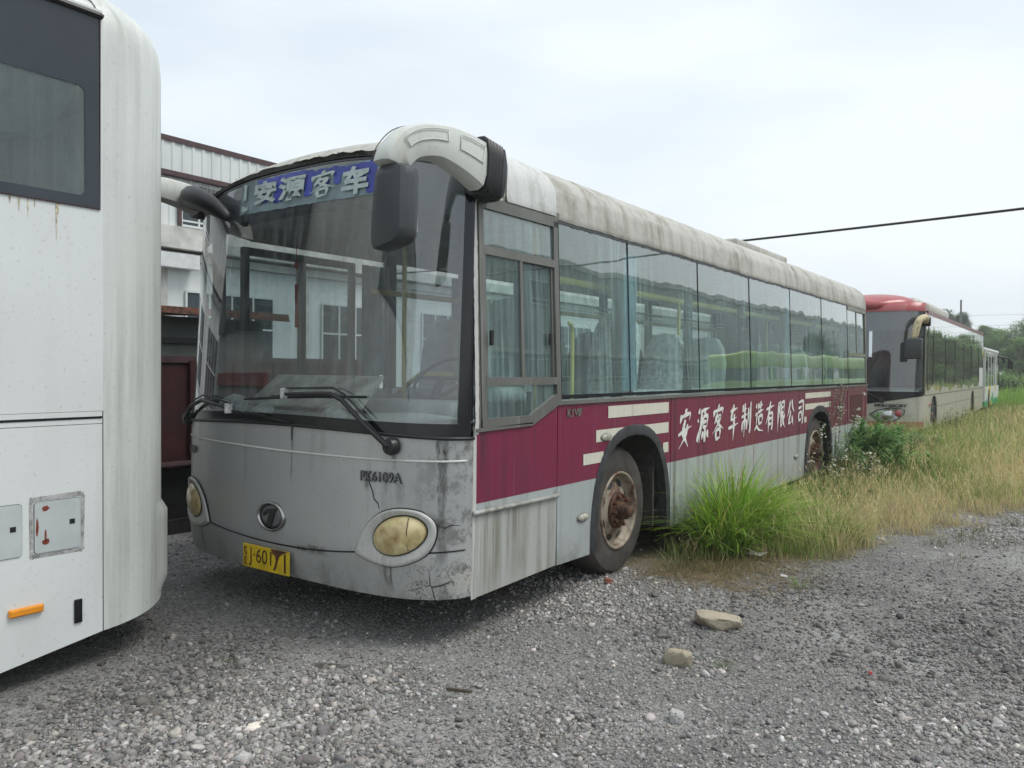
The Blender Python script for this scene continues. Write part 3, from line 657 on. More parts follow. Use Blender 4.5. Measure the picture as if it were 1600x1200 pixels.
for a_ in ((8.78, 9.95, 1.285, 1.297), (8.78, 8.79, .84, 1.285), (9.94, 9.95, .84, 1.285)): b.box(.002, .010, *a_)
b.build('hatch_edge', M_sidep, rp)
# moulding below the driver's window and over the lower flap
b = MB().tube([(.008, .0, .742), (.012, .03, .742), (.012, .885, .735)], .014, 6); b.box(.0, .010, .02, .885, .722, .738); b.build('moulding', M_lowpanel, bus, True)
b = MB().prism([(.0, .02, 1.222), (.0, .58, 1.232), (.0, .872, 1.352), (.0, YL-.02, BEL-.004), (.0, YL-.02, BEL-.026), (.0, .885, 1.330), (.0, .585, 1.212), (.0, .02, 1.202)], (.012, 0, 0)); b.build('window_rail', M_alu, bus)
M_archtrim = simple('weathered_arch_trim', (.028, .030, .032), .75, var=.45, vs=8, bump=.3)
def trim(AR, name='wheel_arch_trim'):
    n = len(AR); rings = []
    for i in range(n):
        p, q = AR[max(0, i-1)], AR[min(n-1, i+1)]; t = Vector((q[0]-p[0], q[1]-p[1])).normalized(); nn = Vector((-t.y, t.x))*.062
        y, z = AR[i]
        rings.append([(-.06, y-nn.x*.32, z-nn.y*.32), (.010, y-nn.x*.30, z-nn.y*.30), (.012, y+nn.x*.8, z+nn.y*.8), (.003, y+nn.x, z+nn.y), (-.06, y-nn.x*.2, z-nn.y*.2)])
    return MB().sweep(rings).build(name, M_archtrim, bus, 'auto')
trim(ARCH1); trim(ARCH2)
for AR in (ARCH1, ARCH2):
    for xa, xb in ((-.02, -.66), (-2.565, -1.94)):
        b = MB()
        vs = [(x, y, z) for (y, z) in AR for x in (xa, xb)]; n = len(AR); b.add(vs, [(2*i, 2*i+1, 2*i+3, 2*i+2) for i in range(n-1)])
        cap = [(xb, y, z) for y, z in AR]; b.add(cap, [list(range(n))]); b.build('wheel_arch_liner', M_arch, bus, True)

# cream stripes
b = MB()
def stripe(b, y0, y1, z0, z1, x=.0035, k=0): b.add([(x, y0, z0), (x, y1, z0), (x, y1, z1), (x, y0, z1)], [(0, 1, 2, 3)])
for a_ in ((1.567, 2.60, 1.212, 1.300), (1.219, 1.50, .90, .977), (2.50, 2.60, .885, .968), (6.60, 7.83, 1.225, 1.295), (6.60, 7.83, 1.085, 1.158), (6.56, 6.66, .93, 1.0)): b = MB(); stripe(b, *a_); b.build('white_stripe', M_cream, bus)
b = MB(); b.add([(.0035, y, z) for y, z in [(1.393, 1.048), (1.62, 1.048), (1.74, 1.112), (2.23, 1.112), (2.35, 1.048), (2.6, 1.048), (2.6, 1.134), (1.393, 1.134)]], [list(range(8))]); b.build('white_stripe', M_cream, bus)
# brush written name
GL = {
'安': [[(5.2, 10), (5.6, 8.4)], [(2.2, 8.6), (1.3, 6.4)], [(2, 8), (5, 8.4), (9, 8.7), (7.8, 6.8)], [(5.0, 7.2), (3.2, 4.0), (5.5, 2.2), (7.8, 0)], [(7.0, 5.8), (5.4, 2.8), (1.0, 0)], [(.2, 3.6), (5, 4.5), (9.8, 5.2)]],
'源': [[(1.2, 9.4), (2.3, 8.3)], [(.5, 6.8), (1.6, 6)], [(.4, 1), (1.3, 2.2), (2.4, 4.8)], [(2.8, 8.8), (9.8, 9.4)], [(3.6, 9), (3.3, 5), (2.2, .4)], [(6.5, 8.6), (5.8, 7.3)], [(4.7, 7.3), (4.8, 4.2)], [(4.7, 7.3), (8.4, 7.5), (8, 4.3)], [(4.8, 5.8), (8, 5.9)], [(4.8, 4.4), (7.9, 4.5)], [(6.4, 4.3), (6.3, .4), (5.2, 1.3)], [(4.9, 3.3), (3.9, 1.2)], [(7.8, 3.3), (9.4, 1.2)]],
'客': [[(5, 10), (5.5, 8.9)], [(1.5, 8.6), (.9, 6.8)], [(1.5, 8.3), (9.2, 8.8), (8.2, 7.2)], [(4.4, 7.6), (1.8, 4.8)], [(3.8, 6.6), (7.2, 6.9), (4.4, 4.2), (.4, 2.2)], [(3.4, 5.7), (6, 4.2), (9.8, 2.9)], [(3.2, 3), (3.5, 0)], [(3.2, 2.9), (7.2, 3.2), (6.7, .3)], [(3.5, .5), (6.8, .6)]],
'车': [[(1.8, 8.2), (8.8, 8.8)], [(5.2, 10), (2.4, 5.5), (8.2, 6.1)], [(.4, 3.4), (5, 3.7), (9.9, 4.2)], [(5.7, 7.2), (5.6, 3.5), (5.3, -.6)]],
'制': [[(2.1, 9.6), (1.0, 7.4)], [(1.3, 7.9), (5.6, 8.3)], [(.3, 6.0), (6.4, 6.6)], [(3.5, 10), (3.4, -.2)], [(1.3, 4.5), (1.2, 1.4)], [(1.3, 4.4), (5.7, 4.8), (5.5, 1.9), (4.6, 2.4)], [(7.2, 8.4), (7.2, 3.2)], [(9.3, 10), (9.3, .3), (7.9, 1.5)]],
'造': [[(4.6, 9.4), (3.6, 7.4)], [(4.2, 8.2), (8.8, 8.7)], [(3.2, 6.5), (9.8, 7.1)], [(6.5, 10), (6.3, 6.8)], [(4.5, 5.3), (4.8, 2.4)], [(4.5, 5.2), (8.6, 5.5), (8.2, 2.7)], [(4.8, 2.9), (8.3, 3)], [(1, 9.2), (2.2, 8)], [(.5, 5.9), (2.5, 6.3), (1.7, 2.3)], [(.2, 1.2), (2.3, 2.4), (5, .9), (10, .2)]],
'有': [[(.5, 7.7), (9.8, 8.4)], [(5.1, 10), (3.6, 6.2), (.2, 2.9)], [(3.6, 6), (3.5, -.2)], [(3.6, 6), (8, 6.3), (7.8, .3), (6.6, 1.1)], [(3.7, 4.3), (7.7, 4.5)], [(3.7, 2.5), (7.7, 2.7)]],
'限': [[(1.1, 9.2), (1.1, -.4)], [(1.1, 9.1), (3.9, 9.4), (2.4, 6.9), (4, 4.9), (2.1, 4.2)], [(4.9, 9.1), (8.6, 9.4), (8.3, 5.4)], [(4.9, 7.3), (8.3, 7.5)], [(4.9, 5.5), (8.3, 5.6)], [(4.9, 9), (4.8, .6), (6.8, 1.9)], [(6, 5.2), (7.4, 2.4), (10, .2)], [(9.1, 4.8), (7.2, 3.1)]],
'公': [[(3.9, 9.2), (2.7, 6.4), (.4, 4)], [(6, 9.6), (7, 7), (9.9, 4.8)], [(4.9, 5.7), (2.2, 1.2), (7.9, 2.1)], [(6.6, 3.8), (8.9, .4)]],
'司': [[(1.8, 8.8), (8.9, 9.4), (8.5, .4), (6.7, 1.7)], [(1.6, 6.7), (7, 7.1)], [(2.2, 5), (2.5, 1.8)], [(2.2, 5), (6.6, 5.3), (6.2, 2.1)], [(2.5, 2.3), (6.3, 2.5)]]}
def brush(bb, strokes, y0, z0, sy, sz, x, shear=.12, wd=.145, seed=1, mp=None):
    rg = random.Random(seed)
    for k, st in enumerate(strokes):
        pts = []
        for i in range(len(st)-1):
            m = 5
            for j in range(m): f = j/m; pts.append((st[i][0]*(1-f)+st[i+1][0]*f, st[i][1]*(1-f)+st[i+1][1]*f))
        pts.append(st[-1])
        for _ in range(2): pts = [pts[0]]+[tuple((pts[i-1][q]+2*pts[i][q]+pts[i+1][q])/4 for q in (0, 1)) for i in range(1, len(pts)-1)]+[pts[-1]]
        n = len(pts); A = []; B = []
        for i, p in enumerate(pts):
            a, c = pts[max(0, i-1)], pts[min(n-1, i+1)]; t = Vector((c[0]-a[0], c[1]-a[1])).normalized(); nn = Vector((-t.y, t.x)); f = i/(n-1)
            hor = abs(t.x); ww = wd*10*(.62 if hor > .8 else 1.0)*(.55+.65*math.sin(math.pi*min(1, f*1.1+.12)))*(1 if f < .72 else 1-(f-.72)*2.2)*rg.uniform(.93, 1.07)/2
            for L_, sg in ((A, 1), (B, -1)):
                u, v = p[0]+nn.x*ww*sg, p[1]+nn.y*ww*sg; L_.append((x+.0004*k, y0+(u/10+shear*(v/10-.5))*sy, z0+(v/10+.05*(u/10-.5))*sz))
        if mp: A = [mp(p, k) for p in A]; B = [mp(p, k) for p in B]
        bb.add(A+B, [(i, i+1, n+i+1, n+i) for i in range(n-1)])
txt = '安源客车制造有限公司'
for ch, x0, x1, z0, z1 in sign_jobs:
    if ch != '客': surf_text(ch, x0, x1, z0, z1, .014, .036, 'sign_character', M_paper, ws)
    else:
        q = MB(); brush(q, GL[ch], x0, z0, x1-x0, z1-z0, 0, shear=0, wd=.14, mp=lambda p, k: Fp(p[1], p[2], .016+.0004*k)); q.build('sign_character', M_paper, ws)
for i, ch in enumerate(txt):
    bb_ = MB(); brush(bb_, GL[ch], 2.79+i*.383+(.02 if i % 2 else 0), .895+.006*(i % 3), .285, .335, .004, seed=i); bb_.build('company_lettering', M_white, bus)
M_lampl = simple('aged_lamp', (.42, .41, .34), .4, var=.3, vs=30)
# corroded badge and little round side lamps
b = MB(); vs, fs = fit_text('KYVIP', 1.0, 1.20, 1.245, 1.30, .05); b.add([(.006, y, z) for y, z in vs], fs); b.build('badge', simple('corroded_badge', (.13, .12, .10), .8, var=.5, vs=60), bus)
for (y, z) in ((1.533, 1.077), (1.219, .542), (4.07, .519), (6.23, .538), (9.86, 1.21)):
    h = MB().lathe([(.0, .052), (.014, .050), (.020, .042)], (.001, y, z), n=24)
    for i, v in enumerate(h.v): h.v[i] = (v[0]*.6, y+(v[1]-y)*1.55, z+(v[2]-z)*.60)
    s_ = h.build('side_lamp', M_alu, bus, True)
    h = MB().lathe([(.018, .044), (.028, .034), (.032, .001)], (.001, y, z), n=24)
    for i, v in enumerate(h.v): h.v[i] = (v[0]*.6, y+(v[1]-y)*1.55, z+(v[2]-z)*.60)
    h.build('lens', M_lampl, s_, True)

# A-pillar and black corner strip
def side_strip(y0f, y1f, z0, z1, xo, nz, b, jag=0, sd=0):
    rg = random.Random(sd); vs = []
    for i in range(nz+1):
        z = z0+(z1-z0)*i/nz; o = sx(z)+xo
        vs += [(o, y0f(z)+rg.uniform(-jag, jag), z), (o, y1f(z)+rg.uniform(-jag, jag), z)]
    b.add(vs, [(2*i, 2*i+1, 2*i+3, 2*i+2) for i in range(nz)])
def yF(z): return .04*(z-.24)/2.4
b = MB(); side_strip(lambda z: yF(z)-.002, lambda z: .078, 1.222, 2.66, .003, 30, b); b.build('corner_pillar', M_alu, bus)
b = MB(); side_strip(lambda z: yF(z)-.002, lambda z: yF(z)+.032, 1.19, 2.62, .0065, 60, b, .003, 4); b.build('flaking_paint', M_pillar, bus)
b = MB(); side_strip(lambda z: yF(z)-.008, lambda z: .036, .25, 1.222, .0, 10, b); b.build('corner_panel', M_pillar, bus)
# window frames on the driver's side
def bar(b, y0, z0, y1, z1, w, t=.022, xo=.0):
    d = Vector((y1-y0, z1-z0)).normalized(); n = Vector((-d.y, d.x))*w/2; c = [(y0+n.x, z0+n.y), (y1+n.x, z1+n.y), (y1-n.x, z1-n.y), (y0-n.x, z0-n.y)]
    b.prism([(sx(z)+xo, y, z) for y, z in c], (t, 0, 0))
b = MB()
for a_ in ((.098, 1.225, .098, 2.535, .046), (.895, 1.35, .895, 2.535, .05), (.075, 2.53, .92, 2.53, .065), (.12, 2.255, .87, 2.255, .05), (.12, 1.49, .87, 1.49, .048), (.075, 1.250, .585, 1.250, .052), (.575, 1.252, .885, 1.378, .055)):
    bar(b, *a_[:4], a_[4], xo=-.010)
dw = b.build('driver_window_frame', M_alu, bus)
b = MB(); bar(b, .495, 1.51, .495, 2.23, .03, .016, -.006); bar(b, .125, 1.52, .125, 2.23, .02, .014, -.004); bar(b, .86, 1.52, .86, 2.23, .022, .014, -.018); b.build('slider_frame', M_alu, dw)
b = MB().rbox(.002, .022, .14, .165, 1.70, 1.79, .004, 1); b.build('latch', M_black, dw); b = MB(); b.rbox(-.02, -.002, .80, .825, 1.72, 1.80, .004, 1); b.build('latch', M_black, dw)
def pane(y0, y1, z0, z1, mat, name='side_window', xo=-.004, parent=None, cut=None):
    b = MB(); n = 6
    if cut:
        b.add([(sx(z)+xo, y, z) for y, z in cut], [list(range(len(cut)))])
    else: b.grid(lambda u, v: (sx(z0+(z1-z0)*v)+xo, y0+(y1-y0)*u, z0+(z1-z0)*v), n, n)
    return b.build(name, mat, parent or bus, True)
pane(.12, .87, 2.28, 2.50, M_glass); pane(.14, .485, 1.51, 2.235, M_glass, xo=-.001); pane(.50, .85, 1.51, 2.235, M_glass, xo=-.016)
pane(0, 0, 0, 0, M_glass, cut=[(.12, 1.276), (.575, 1.276), (.86, 1.395), (.86, 1.468), (.12, 1.468)])
YS = [.935, 1.92, 3.27, 4.63, 6.04, 7.43, 8.85, 10.05]
for i in range(7):
    if i < 6: pane(YS[i]+.012, YS[i+1]-.012, BEL, 2.548, M_glass, xo=-.002+.001*(i % 2))
lw = pane(YS[6]+.02, YS[7]-.02, BEL, 1.80, M_glass)
pane(YS[6]+.03, 9.42, 1.85, 2.50, M_glass); pane(9.44, YS[7]-.02, 1.85, 2.50, M_glass, xo=-.012)
b = MB()
bar(b, YS[6]+.01, 1.825, YS[7]-.01, 1.825, .05, .014, -.006); bar(b, YS[6]+.01, 2.515, YS[7]-.01, 2.515, .06, .014, -.006); bar(b, 9.43, 1.85, 9.43, 2.49, .03, .012, -.008); bar(b, YS[7]-.02, 1.38, YS[7]-.02, 2.5, .05, .014, -.008)
b.build('rear_window_frame', paint('greenish_frame', (.15, .155, .11), streak=.6, mossy=.3), bus)
b = MB()
for y in YS[:7]: side_strip(lambda z, y=y: y-.011, lambda z, y=y: y+.011, BEL, 2.555, .001, 2, b)
side_strip(lambda z: .935, lambda z: 10.06, BEL-.002, BEL+.022, .0015, 1, b)
b.build('window_seal', simple('seal_dark', (.02, .023, .025), .9, spec=.1), bus)
# inside faces of the uprights
b = MB()
for y in YS[1:]:
    for s_ in (0, 1):
        x0 = -.145 if s_ == 0 else -2.565
        MB().box(x0, x0+.045, y-.045, y+.045, 1.2, 2.62).build('inner_upright', M_intd, bus)
MB().box(-.14, -.095, .88, .98, 1.2, 2.6).build('inner_upright', M_intd, bus); MB().box(-.14, -.08, .03, .10, 1.2, 2.7).build('inner_upright', M_intd, bus); MB().box(-2.56, -2.49, .03, .10, 1.2, 2.7).build('inner_upright', M_intd, bus)
# passenger side
b = MB(); b.box(-2.60, -2.58, .03, .30, .25, 1.30); b.box(-2.60, -2.58, 1.45, 1.5, .25, BEL)
b.prism([(-2.6, y, z) for y, z in [(1.5, .26)]+arch_pts(1.985+.08, .56, .262, 1.085)+[(6.5, .25)]+ARCH2+[(YL, .3), (YL, BEL), (1.5, BEL)]], (.02, 0, 0))
b.box(-2.60, -2.56, .0, .30, 1.25, 1.32); b.build('offside_panel', M_side, bus)
b = MB()
for y0, y1 in list(zip(YS[1:-1], YS[2:])): b.box(-2.575, -2.570, y0+.05, y1-.05, BEL, 2.52)
b.box(-2.575, -2.57, .12, .33, 1.32, 2.5); b.build('offside_glass', M_glass_o, bus) if 'M_glass_o' in globals() else b.build('offside_glass', glassmat('offside_glass', tint=(.90, .95, .95), dust=.04, wav=.02), bus)
b = MB()
for y in (.30, .86, 1.42): b.box(-2.60, -2.55, y, y+.05, .35, 2.5)
for z in (.35, 1.1, 2.45): b.box(-2.595, -2.555, .30, 1.47, z, z+.06)
dr = b.build('door', M_alu, bus); MB().box(-2.578, -2.574, .33, 1.44, .4, 2.46).build('glass', MATS['offside_glass'], dr)
b = MB()
for y in YS[1:]: b.box(-2.602, -2.57, y-.05, y+.05, BEL, 2.56)
b.build('offside_upright', M_black, bus)

# ---- roof
PR = [(0, 2.556), (.004, 2.575), (-.004, 2.66), (-.03, 2.755), (-.085, 2.845), (-.175, 2.915), (-.32, 2.97), (-.55, 3.01), (-.85, 3.04), (-1.3, 3.052)]
def prof(i, k=0):
    # i 0..18 across, left side x<... returns (x,z)
    if i <= 9: x, z = PR[i]; return (x+sx(2.55)*(1 if i < 3 else .8), z)
    x, z = PR[18-i]; return (-2.6-x-sx(2.55)*(1 if i > 15 else .8), z)
def prf(t):
    t = max(0, min(18, t)); i = min(17, int(t)); f = t-i; a, c = prof(i), prof(i+1); return (a[0]*(1-f)+c[0]*f, a[1]*(1-f)+c[1]*f)
b = MB()
rg = random.Random(4); NY = 120
def rag(y):   # ragged, peeling lower edge of the cove
    return .0025*math.sin(y*2.1+1)+.0022*math.sin(y*9.3)+.0022*math.sin(y*31+.4)+.0018*math.sin(y*77)
def roofpt(u, v):
    y = .36+(YL-.36)*v; x, z = prf(u*18); dz = 0
    if u < .06: dz = rag(y)*(1-u/.06)
    bow = .002*math.sin(y*4.7)
    return (x+(bow if u < .3 else 0), y, z+dz)
b.grid(roofpt, 54, NY)
rf = b.build('roof', M_roof, bus, True)
# rear wall
b = MB(); pts = [(prof(i)[0], YL, prof(i)[1]) for i in range(19)]+[(-2.6, YL, .3), (0, YL, .3)]; b.prism(pts, (0, .03, 0)); b.build('rear_wall', M_side, bus)
b = MB().rbox(-2.3, -.3, YL+.03, YL+.045, 1.5, 2.5, .006, 1); b.build('rear_window', M_glass_d, bus)
# domed roof front
b = MB()
def dome(u, v):
    t = u*18; x1, z1 = prf(t); y1 = .38
    xs_ = us(-(2*u-1)*.985, 1.297); p0 = Vector(Fp(xs_, zt(xs_)+.004, .008)); p1 = Vector((x1, y1, z1+.003))
    ctl = Vector(((p0.x*.6+p1.x*.4), p0.y+.03, max(p0.z, p1.z-.02)+.0)) if 0 else Vector((p0.x*.5+p1.x*.5, p0.y+.07, p0.z+(p1.z-p0.z)*.78))
    return p0*(1-v)**2+ctl*2*v*(1-v)+p1*v*v
b.grid(dome, 60, 10); b.build('roof_front', M_roof, bus, True)
# ragged dark sealant line over the gap, and peeled paint lips above the screen
b = MB(); n = 90; rg = random.Random(11); vs = []
for i in range(n+1):
    x = us(-.985+1.97*i/n, 1.297); h = .016+.016*rg.random()*(1 if -1.9 < x < -.3 else .4); vs += [Fp(x, zt(x)-.012, .012), Fp(x, zt(x)+h, .011)]
b.add(vs, [(2*i, 2*i+1, 2*i+3, 2*i+2) for i in range(n)]); b.build('sealant_edge', simple('dark_sealant', (.03, .032, .026), .95, var=.6, vs=40, bump=.6), bus)
b = MB()
for (x0, x1, dz) in ((-1.32, -1.0, .035), (-.92, -.70, .045), (-.98, -.9, .03), (-2.0, -1.9, .02)):
    m = 10; vs = []
    for i in range(m+1):
        x = x0+(x1-x0)*i/m; k = rg.uniform(.5, 1); vs += [(x, F(x, zt(x))-.010, zt(x)+.034), (x, F(x, zt(x))-.026-.01*k, zt(x)+.010+dz*.3*k)]
    b.add(vs, [(2*i, 2*i+1, 2*i+3, 2*i+2) for i in range(m)])
b.build('peeling_paint', simple('peeling_paint', (.52, .50, .45), .8, var=.3, vs=30), bus)
# thin dark gap line under the cove + roof hatch
b = MB(); vs = []
for i in range(240):
    y = .36+(YL-.4)*i/239; vs += [(-.046, y, 2.553+rag(y)), (-.043+.003*rg.random(), y, 2.537+rag(y)-.005*rg.random())]
b.add(vs, [(2*i, 2*i+1, 2*i+3, 2*i+2) for i in range(239)]); b.build('gutter_line', M_black, bus)
b = MB(); b.box(-.053, -.040, .0, .95, 2.552, 2.60)
b.build('drip_rail', paint('mossy_rail', (.17, .165, .13), streak=.8, mossy=.8), bus)
b = MB().rbox(-1.9, -.45, 5.4, 7.3, 2.99, 3.10, .03, 3); b.build('roof_hatch', M_roof, bus, True)
# overlapping roof sheet near the front
b = MB(); b.grid(lambda u, v: (lambda p: (p[0]+.010, .36+.55*v-.01*math.sin(u*20), p[1]+.006))(prf(.5+u*9.5)), 20, 4); b.build('roof_patch', paint('whiter_sheet', (.62, .63, .61), streak=.6, streak_col=(.12, .12, .08), sscale=10, mossy=.5), bus, True)

# ---- underbody and interior
b = MB(); b.box(-2.3, -.3, .15, 1.2, .35, .8); b.box(-1.9, -.7, 1.2, 2.75, .35, .9); b.box(-2.5, -.06, 2.75, 6.5, .36, .8); b.box(-1.9, -.7, 6.5, 8.05, .4, .9); b.box(-2.5, -.06, 8.05, 10.05, .36, .9)
b.box(-2.56, -.03, .05, 1.33, .86, .93); b.box(-1.9, -.70, 1.33, 2.64, .861, .931); b.box(-2.56, -.03, 2.64, 6.6, .86, .93); b.box(-1.9, -.7, 6.6, 7.92, .861, .931); b.box(-2.56, -.03, 7.92, 10.05, .86, .93); b.build('underbody', M_dark, bus)
b = MB(); b.box(-2.3, -.3, 1.74, 1.94, .40, .58); b.box(-2.3, -.3, 7.2, 7.4, .4, .58); b.build('axle', M_rust, bus)
b = MB(); b.grid(lambda u, v: (-2.54+2.48*u, -.28*math.sin(min(1, u*1.0)*math.pi)**.4*(1-v)+.02 if 0 else (F(-2.54+2.48*u, 1.22)+.03)*(1-v)+.42*v, 1.20+.06*math.sin(v*math.pi)+(.05*math.exp(-((u-.78)/.14)**2))*v), 40, 8)
b.box(-2.5, -.1, .38, .46, .9, 1.20); db = b.build('dashboard', M_dash, bus, True)
b = MB().rbox(-1.15, -.35, .22, .48, 1.22, 1.36, .05, 3); b.build('instrument_binnacle', M_dash, db, True)
b = MB(); ringp = [(-.72+.21*math.cos(a), .56+.21*math.sin(a)*.75, 1.50+.21*math.sin(a)*.62) for a in np.linspace(0, 2*math.pi, 29)]
b.tube(ringp, .013, 6); b.tube([(-.72, .40, 1.25), (-.72, .56, 1.49)], .03, 8); b.tube([(-.9, .56, 1.50), (-.54, .56, 1.50)], .012, 6); b.build('steering_wheel', M_black, bus, True)
def seat(cx, y, wd, mat, h=1.12, z0=.93, head=True):
    b = MB(); b.rbox(cx-wd/2, cx+wd/2, y-.22, y+.22, z0+.34, z0+.46, .05, 3)
    n = 14; prof_ = []
    for k in range(n+1): pass
    # backrest with rounded top, leaning back
    def bk(z, t): return y+.20+(z-.4)*.18+t
    out_ = [(-wd/2, .42), (-wd/2, h-.28), (-wd*.42, h-.12), (-wd*.26, h-.02), (0, h), (wd*.26, h-.02), (wd*.42, h-.12), (wd/2, h-.28), (wd/2, .42)]
    a = [(cx+q[0], bk(q[1], -.045), z0+q[1]) for q in out_]; c = [(cx+q[0], bk(q[1], .045), z0+q[1]) for q in out_]
    a2 = [(cx+q[0]*.9, bk(q[1]*.98, -.06), z0+.4+(q[1]-.4)*.96) for q in out_]; c2 = [(cx+q[0]*.9, bk(q[1]*.98, .06), z0+.4+(q[1]-.4)*.96) for q in out_]
    b.sweep([a2, a, c, c2]); b.box(cx-.04, cx+.04, y-.1, y+.15, z0, z0+.35)
    return b.build('seat', mat, bus, 'auto')
seat(-.72, 1.02, .50, M_seatp, 1.12, .98); seat(-.86, 2.5, .44, M_seat, .98)
k = 0
for row in range(8):
    y = 2.05+row*.98
    for cx in (-.36, -2.26):
        if row == 0 and cx > -1: mt = M_wrap
        else: mt = M_wrap if (row, cx) in ((1, -.36),) else (M_seatp if (k % 3) else M_seat)
        seat(cx, y, .42, mt, 1.12 if row == 0 else .98); k += 1
def smooth_pts(p, m=4):
    p = [Vector(q) for q in p]; o_ = []
    for i in range(len(p)-1):
        p0, p1, p2, p3 = p[max(0, i-1)], p[i], p[i+1], p[min(len(p)-1, i+2)]
        for j in range(m):
            f = j/m; o_.append(.5*((2*p1)+(-p0+p2)*f+(2*p0-5*p1+4*p2-p3)*f*f+(-p0+3*p1-3*p2+p3)*f**3))
    return o_+[p[-1]]
for x in (-.36, -2.2): MB().tube([(x, 1.35, 2.23), (x, 9.6, 2.23)], .026, 8).build('grab_rail', M_yellow, bus, True)
for x, y in ((-1.35, .85), (-.55, 1.42), (-1.9, 2.6), (-.36, 3.6), (-2.2, 3.6), (-.36, 6.2), (-2.2, 6.2)): MB().tube([(x, y, .93), (x, y, 2.85 if y < 1.8 else 2.23)], .017, 8).build('grab_pole', M_yellow, bus, True)
b = MB(); b.tube([(-2.45, .55, 1.42), (-1.95, .55, 1.42)], .02, 8); b.tube([(-1.5, .95, 1.38), (-1.25, .92, 1.52), (-.95, .95, 1.52)], .02, 8); b.build('grab_rail', M_yellow, bus, True)
MB().tube(smooth_pts([(-.30, 1.55, .93), (-.30, 1.55, 1.75), (-.28, 1.5, 1.88), (-.22, 1.38, 1.90)]), .017, 8).build('grab_pole', M_yellow, bus, True)
# curtains
def curtain(x, y0, y1, z0, z1, mat, side=1):
    n = 30; b = MB(); b.grid(lambda u, v: (x+side*(-.018*math.sin(u*7*math.pi)+.006*math.sin(u*31)), y0+(y1-y0)*(u*(1-.12*math.sin(v*3))), z0+(z1-z0)*v), n, 6); return b.build('curtain', mat, bus, True)
curtain(-.085, .50, .88, 1.5, 2.24, M_curtp); curtain(-.12, 1.95, 2.27, 1.40, 2.47, M_curt); curtain(-2.50, 1.5, 1.8, 1.5, 2.5, M_curt); curtain(-2.5, 2.75, 3.05, 1.5, 2.5, M_curt)
curtain(-.12, 6.1, 6.3, 1.4, 2.47, M_curt)
# partition behind the driver and the far door edge
b = MB(); b.box(-1.25, -.20, 1.60, 1.63, .93, 1.50); b.build('partition', M_intd, bus)
b = MB(); b.box(-2.50, -2.0, .50, .56, .93, 1.40);  b.build('engine_cover', M_intd, bus)
# ceiling lining
b = MB(); b.grid(lambda u, v: (-2.45+2.3*u, .30+9.7*v, 2.68+.22*math.sin(u*math.pi)), 12, 6); b.build('ceiling_lining', M_int, bus, True)
b = MB(); b.box(-2.54, -2.50, 1.5, 10.0, .93, 1.37); b.box(-.07, -.04, 1.0, 10.0, 1.12, 1.36); b.box(-2.5, -.1, 9.95, 10.0, .93, 1.45); b.build('inner_lining', M_int, bus)

# ---- wheels
def wheel(x, y, steer=0., side=1, r=.49, name='wheel'):
    """side=1: outer face towards +x"""
    wd = .28; t = Vector((x, y, r))
    prof_ = [(-.0, .29), (.006, .33), (.004, .40), (-.008, .455), (-.024, .474), (-.045, .486), (-.14, .49), (-.235, .487), (-.25, .478), (-.272, .455), (-.285, .40), (-.28, .30)]
    n = 72; b = MB()
    b.lathe([(o_*side, q) for o_, q in prof_], (0, 0, 0), n=n)
    m = len(prof_)
    for i in range(len(b.v)):      # tread blocks on the shoulder
        kk, pp = divmod(i, m)
        if pp in (4, 5, 6) and kk % 2 == 0: vx, vy, vz = b.v[i]; b.v[i] = (vx-(.004*side if pp == 4 else 0), vy*.972, vz*.972)
    rim = MB(); rim.lathe([(o_*side, q) for o_, q in [(-.004, .300), (.012, .296), (.012, .280), (-.010, .272), (-.045, .262), (-.055, .240), (-.035, .19), (-.02, .15), (-.018, .135)]], (0, 0, 0), n=48)
    hub = MB(); hub.lathe([(o_*side, q) for o_, q in [(-.02, .142), (.0, .138), (.006, .12), (.008, .072), (.03, .068), (.06, .062), (.062, .050), (.10, .045), (.112, .028), (.113, .001)]], (0, 0, 0), n=24)
    nuts_ = []
    for k_ in range(10):
        a = 2*math.pi*k_/10; nuts_.append(MB()); nuts = nuts_[-1]; nuts.lathe([(-.0*side, .016), (.038*side, .016), (.042*side, .001)], (.0, .112*math.cos(a), .112*math.sin(a)), n=6)
    holes = []
    for k_ in range(8):
        a = 2*math.pi*(k_+.5)/8; ring_ = []
        for j in range(12):
            q = 2*math.pi*j/12; rr_ = .214+.026*math.cos(q)*1.0; aa = a+.19*math.sin(q)*1.0
            xx = np.interp(rr_, [.19, .24], [-.0345, -.0545])
            ring_.append(((xx+.0075)*side, rr_*math.cos(aa), rr_*math.sin(aa)))
        holes.append(MB()); holes[-1].add(ring_, [list(range(12))])
    Mt = Matrix.Translation(t) @ Matrix.Rotation(steer, 4, 'Z')
    for q in (b, rim, hub, *holes, *nuts_): q.v = [tuple(Mt @ Vector(p)) for p in q.v]
    e = b.build(name, M_rubber, bus, 'auto')
    ri = rim.build('rim', M_rim, e, True); hub.build('hub', M_hub, e, 'auto'); [q.build('wheel_nut', M_rust, ri) for q in nuts_]; [q.build('rim_hole', M_black, ri) for q in holes]
    return e
M_hub = simple('greasy_rusty_hub', (.075, .038, .022), .7, .2, var=.7, vs=18, bump=.5)
wheel(-.07, 1.875, R(1.5), 1); wheel(-2.54, 1.875, R(1.5), -1); wheel(-.06, 7.295, 0, 1); wheel(-2.54, 7.295, 0, -1)
MB().box(-.64, -.06, 2.44, 2.47, .28, .95).build('mud_flap', M_arch, bus)

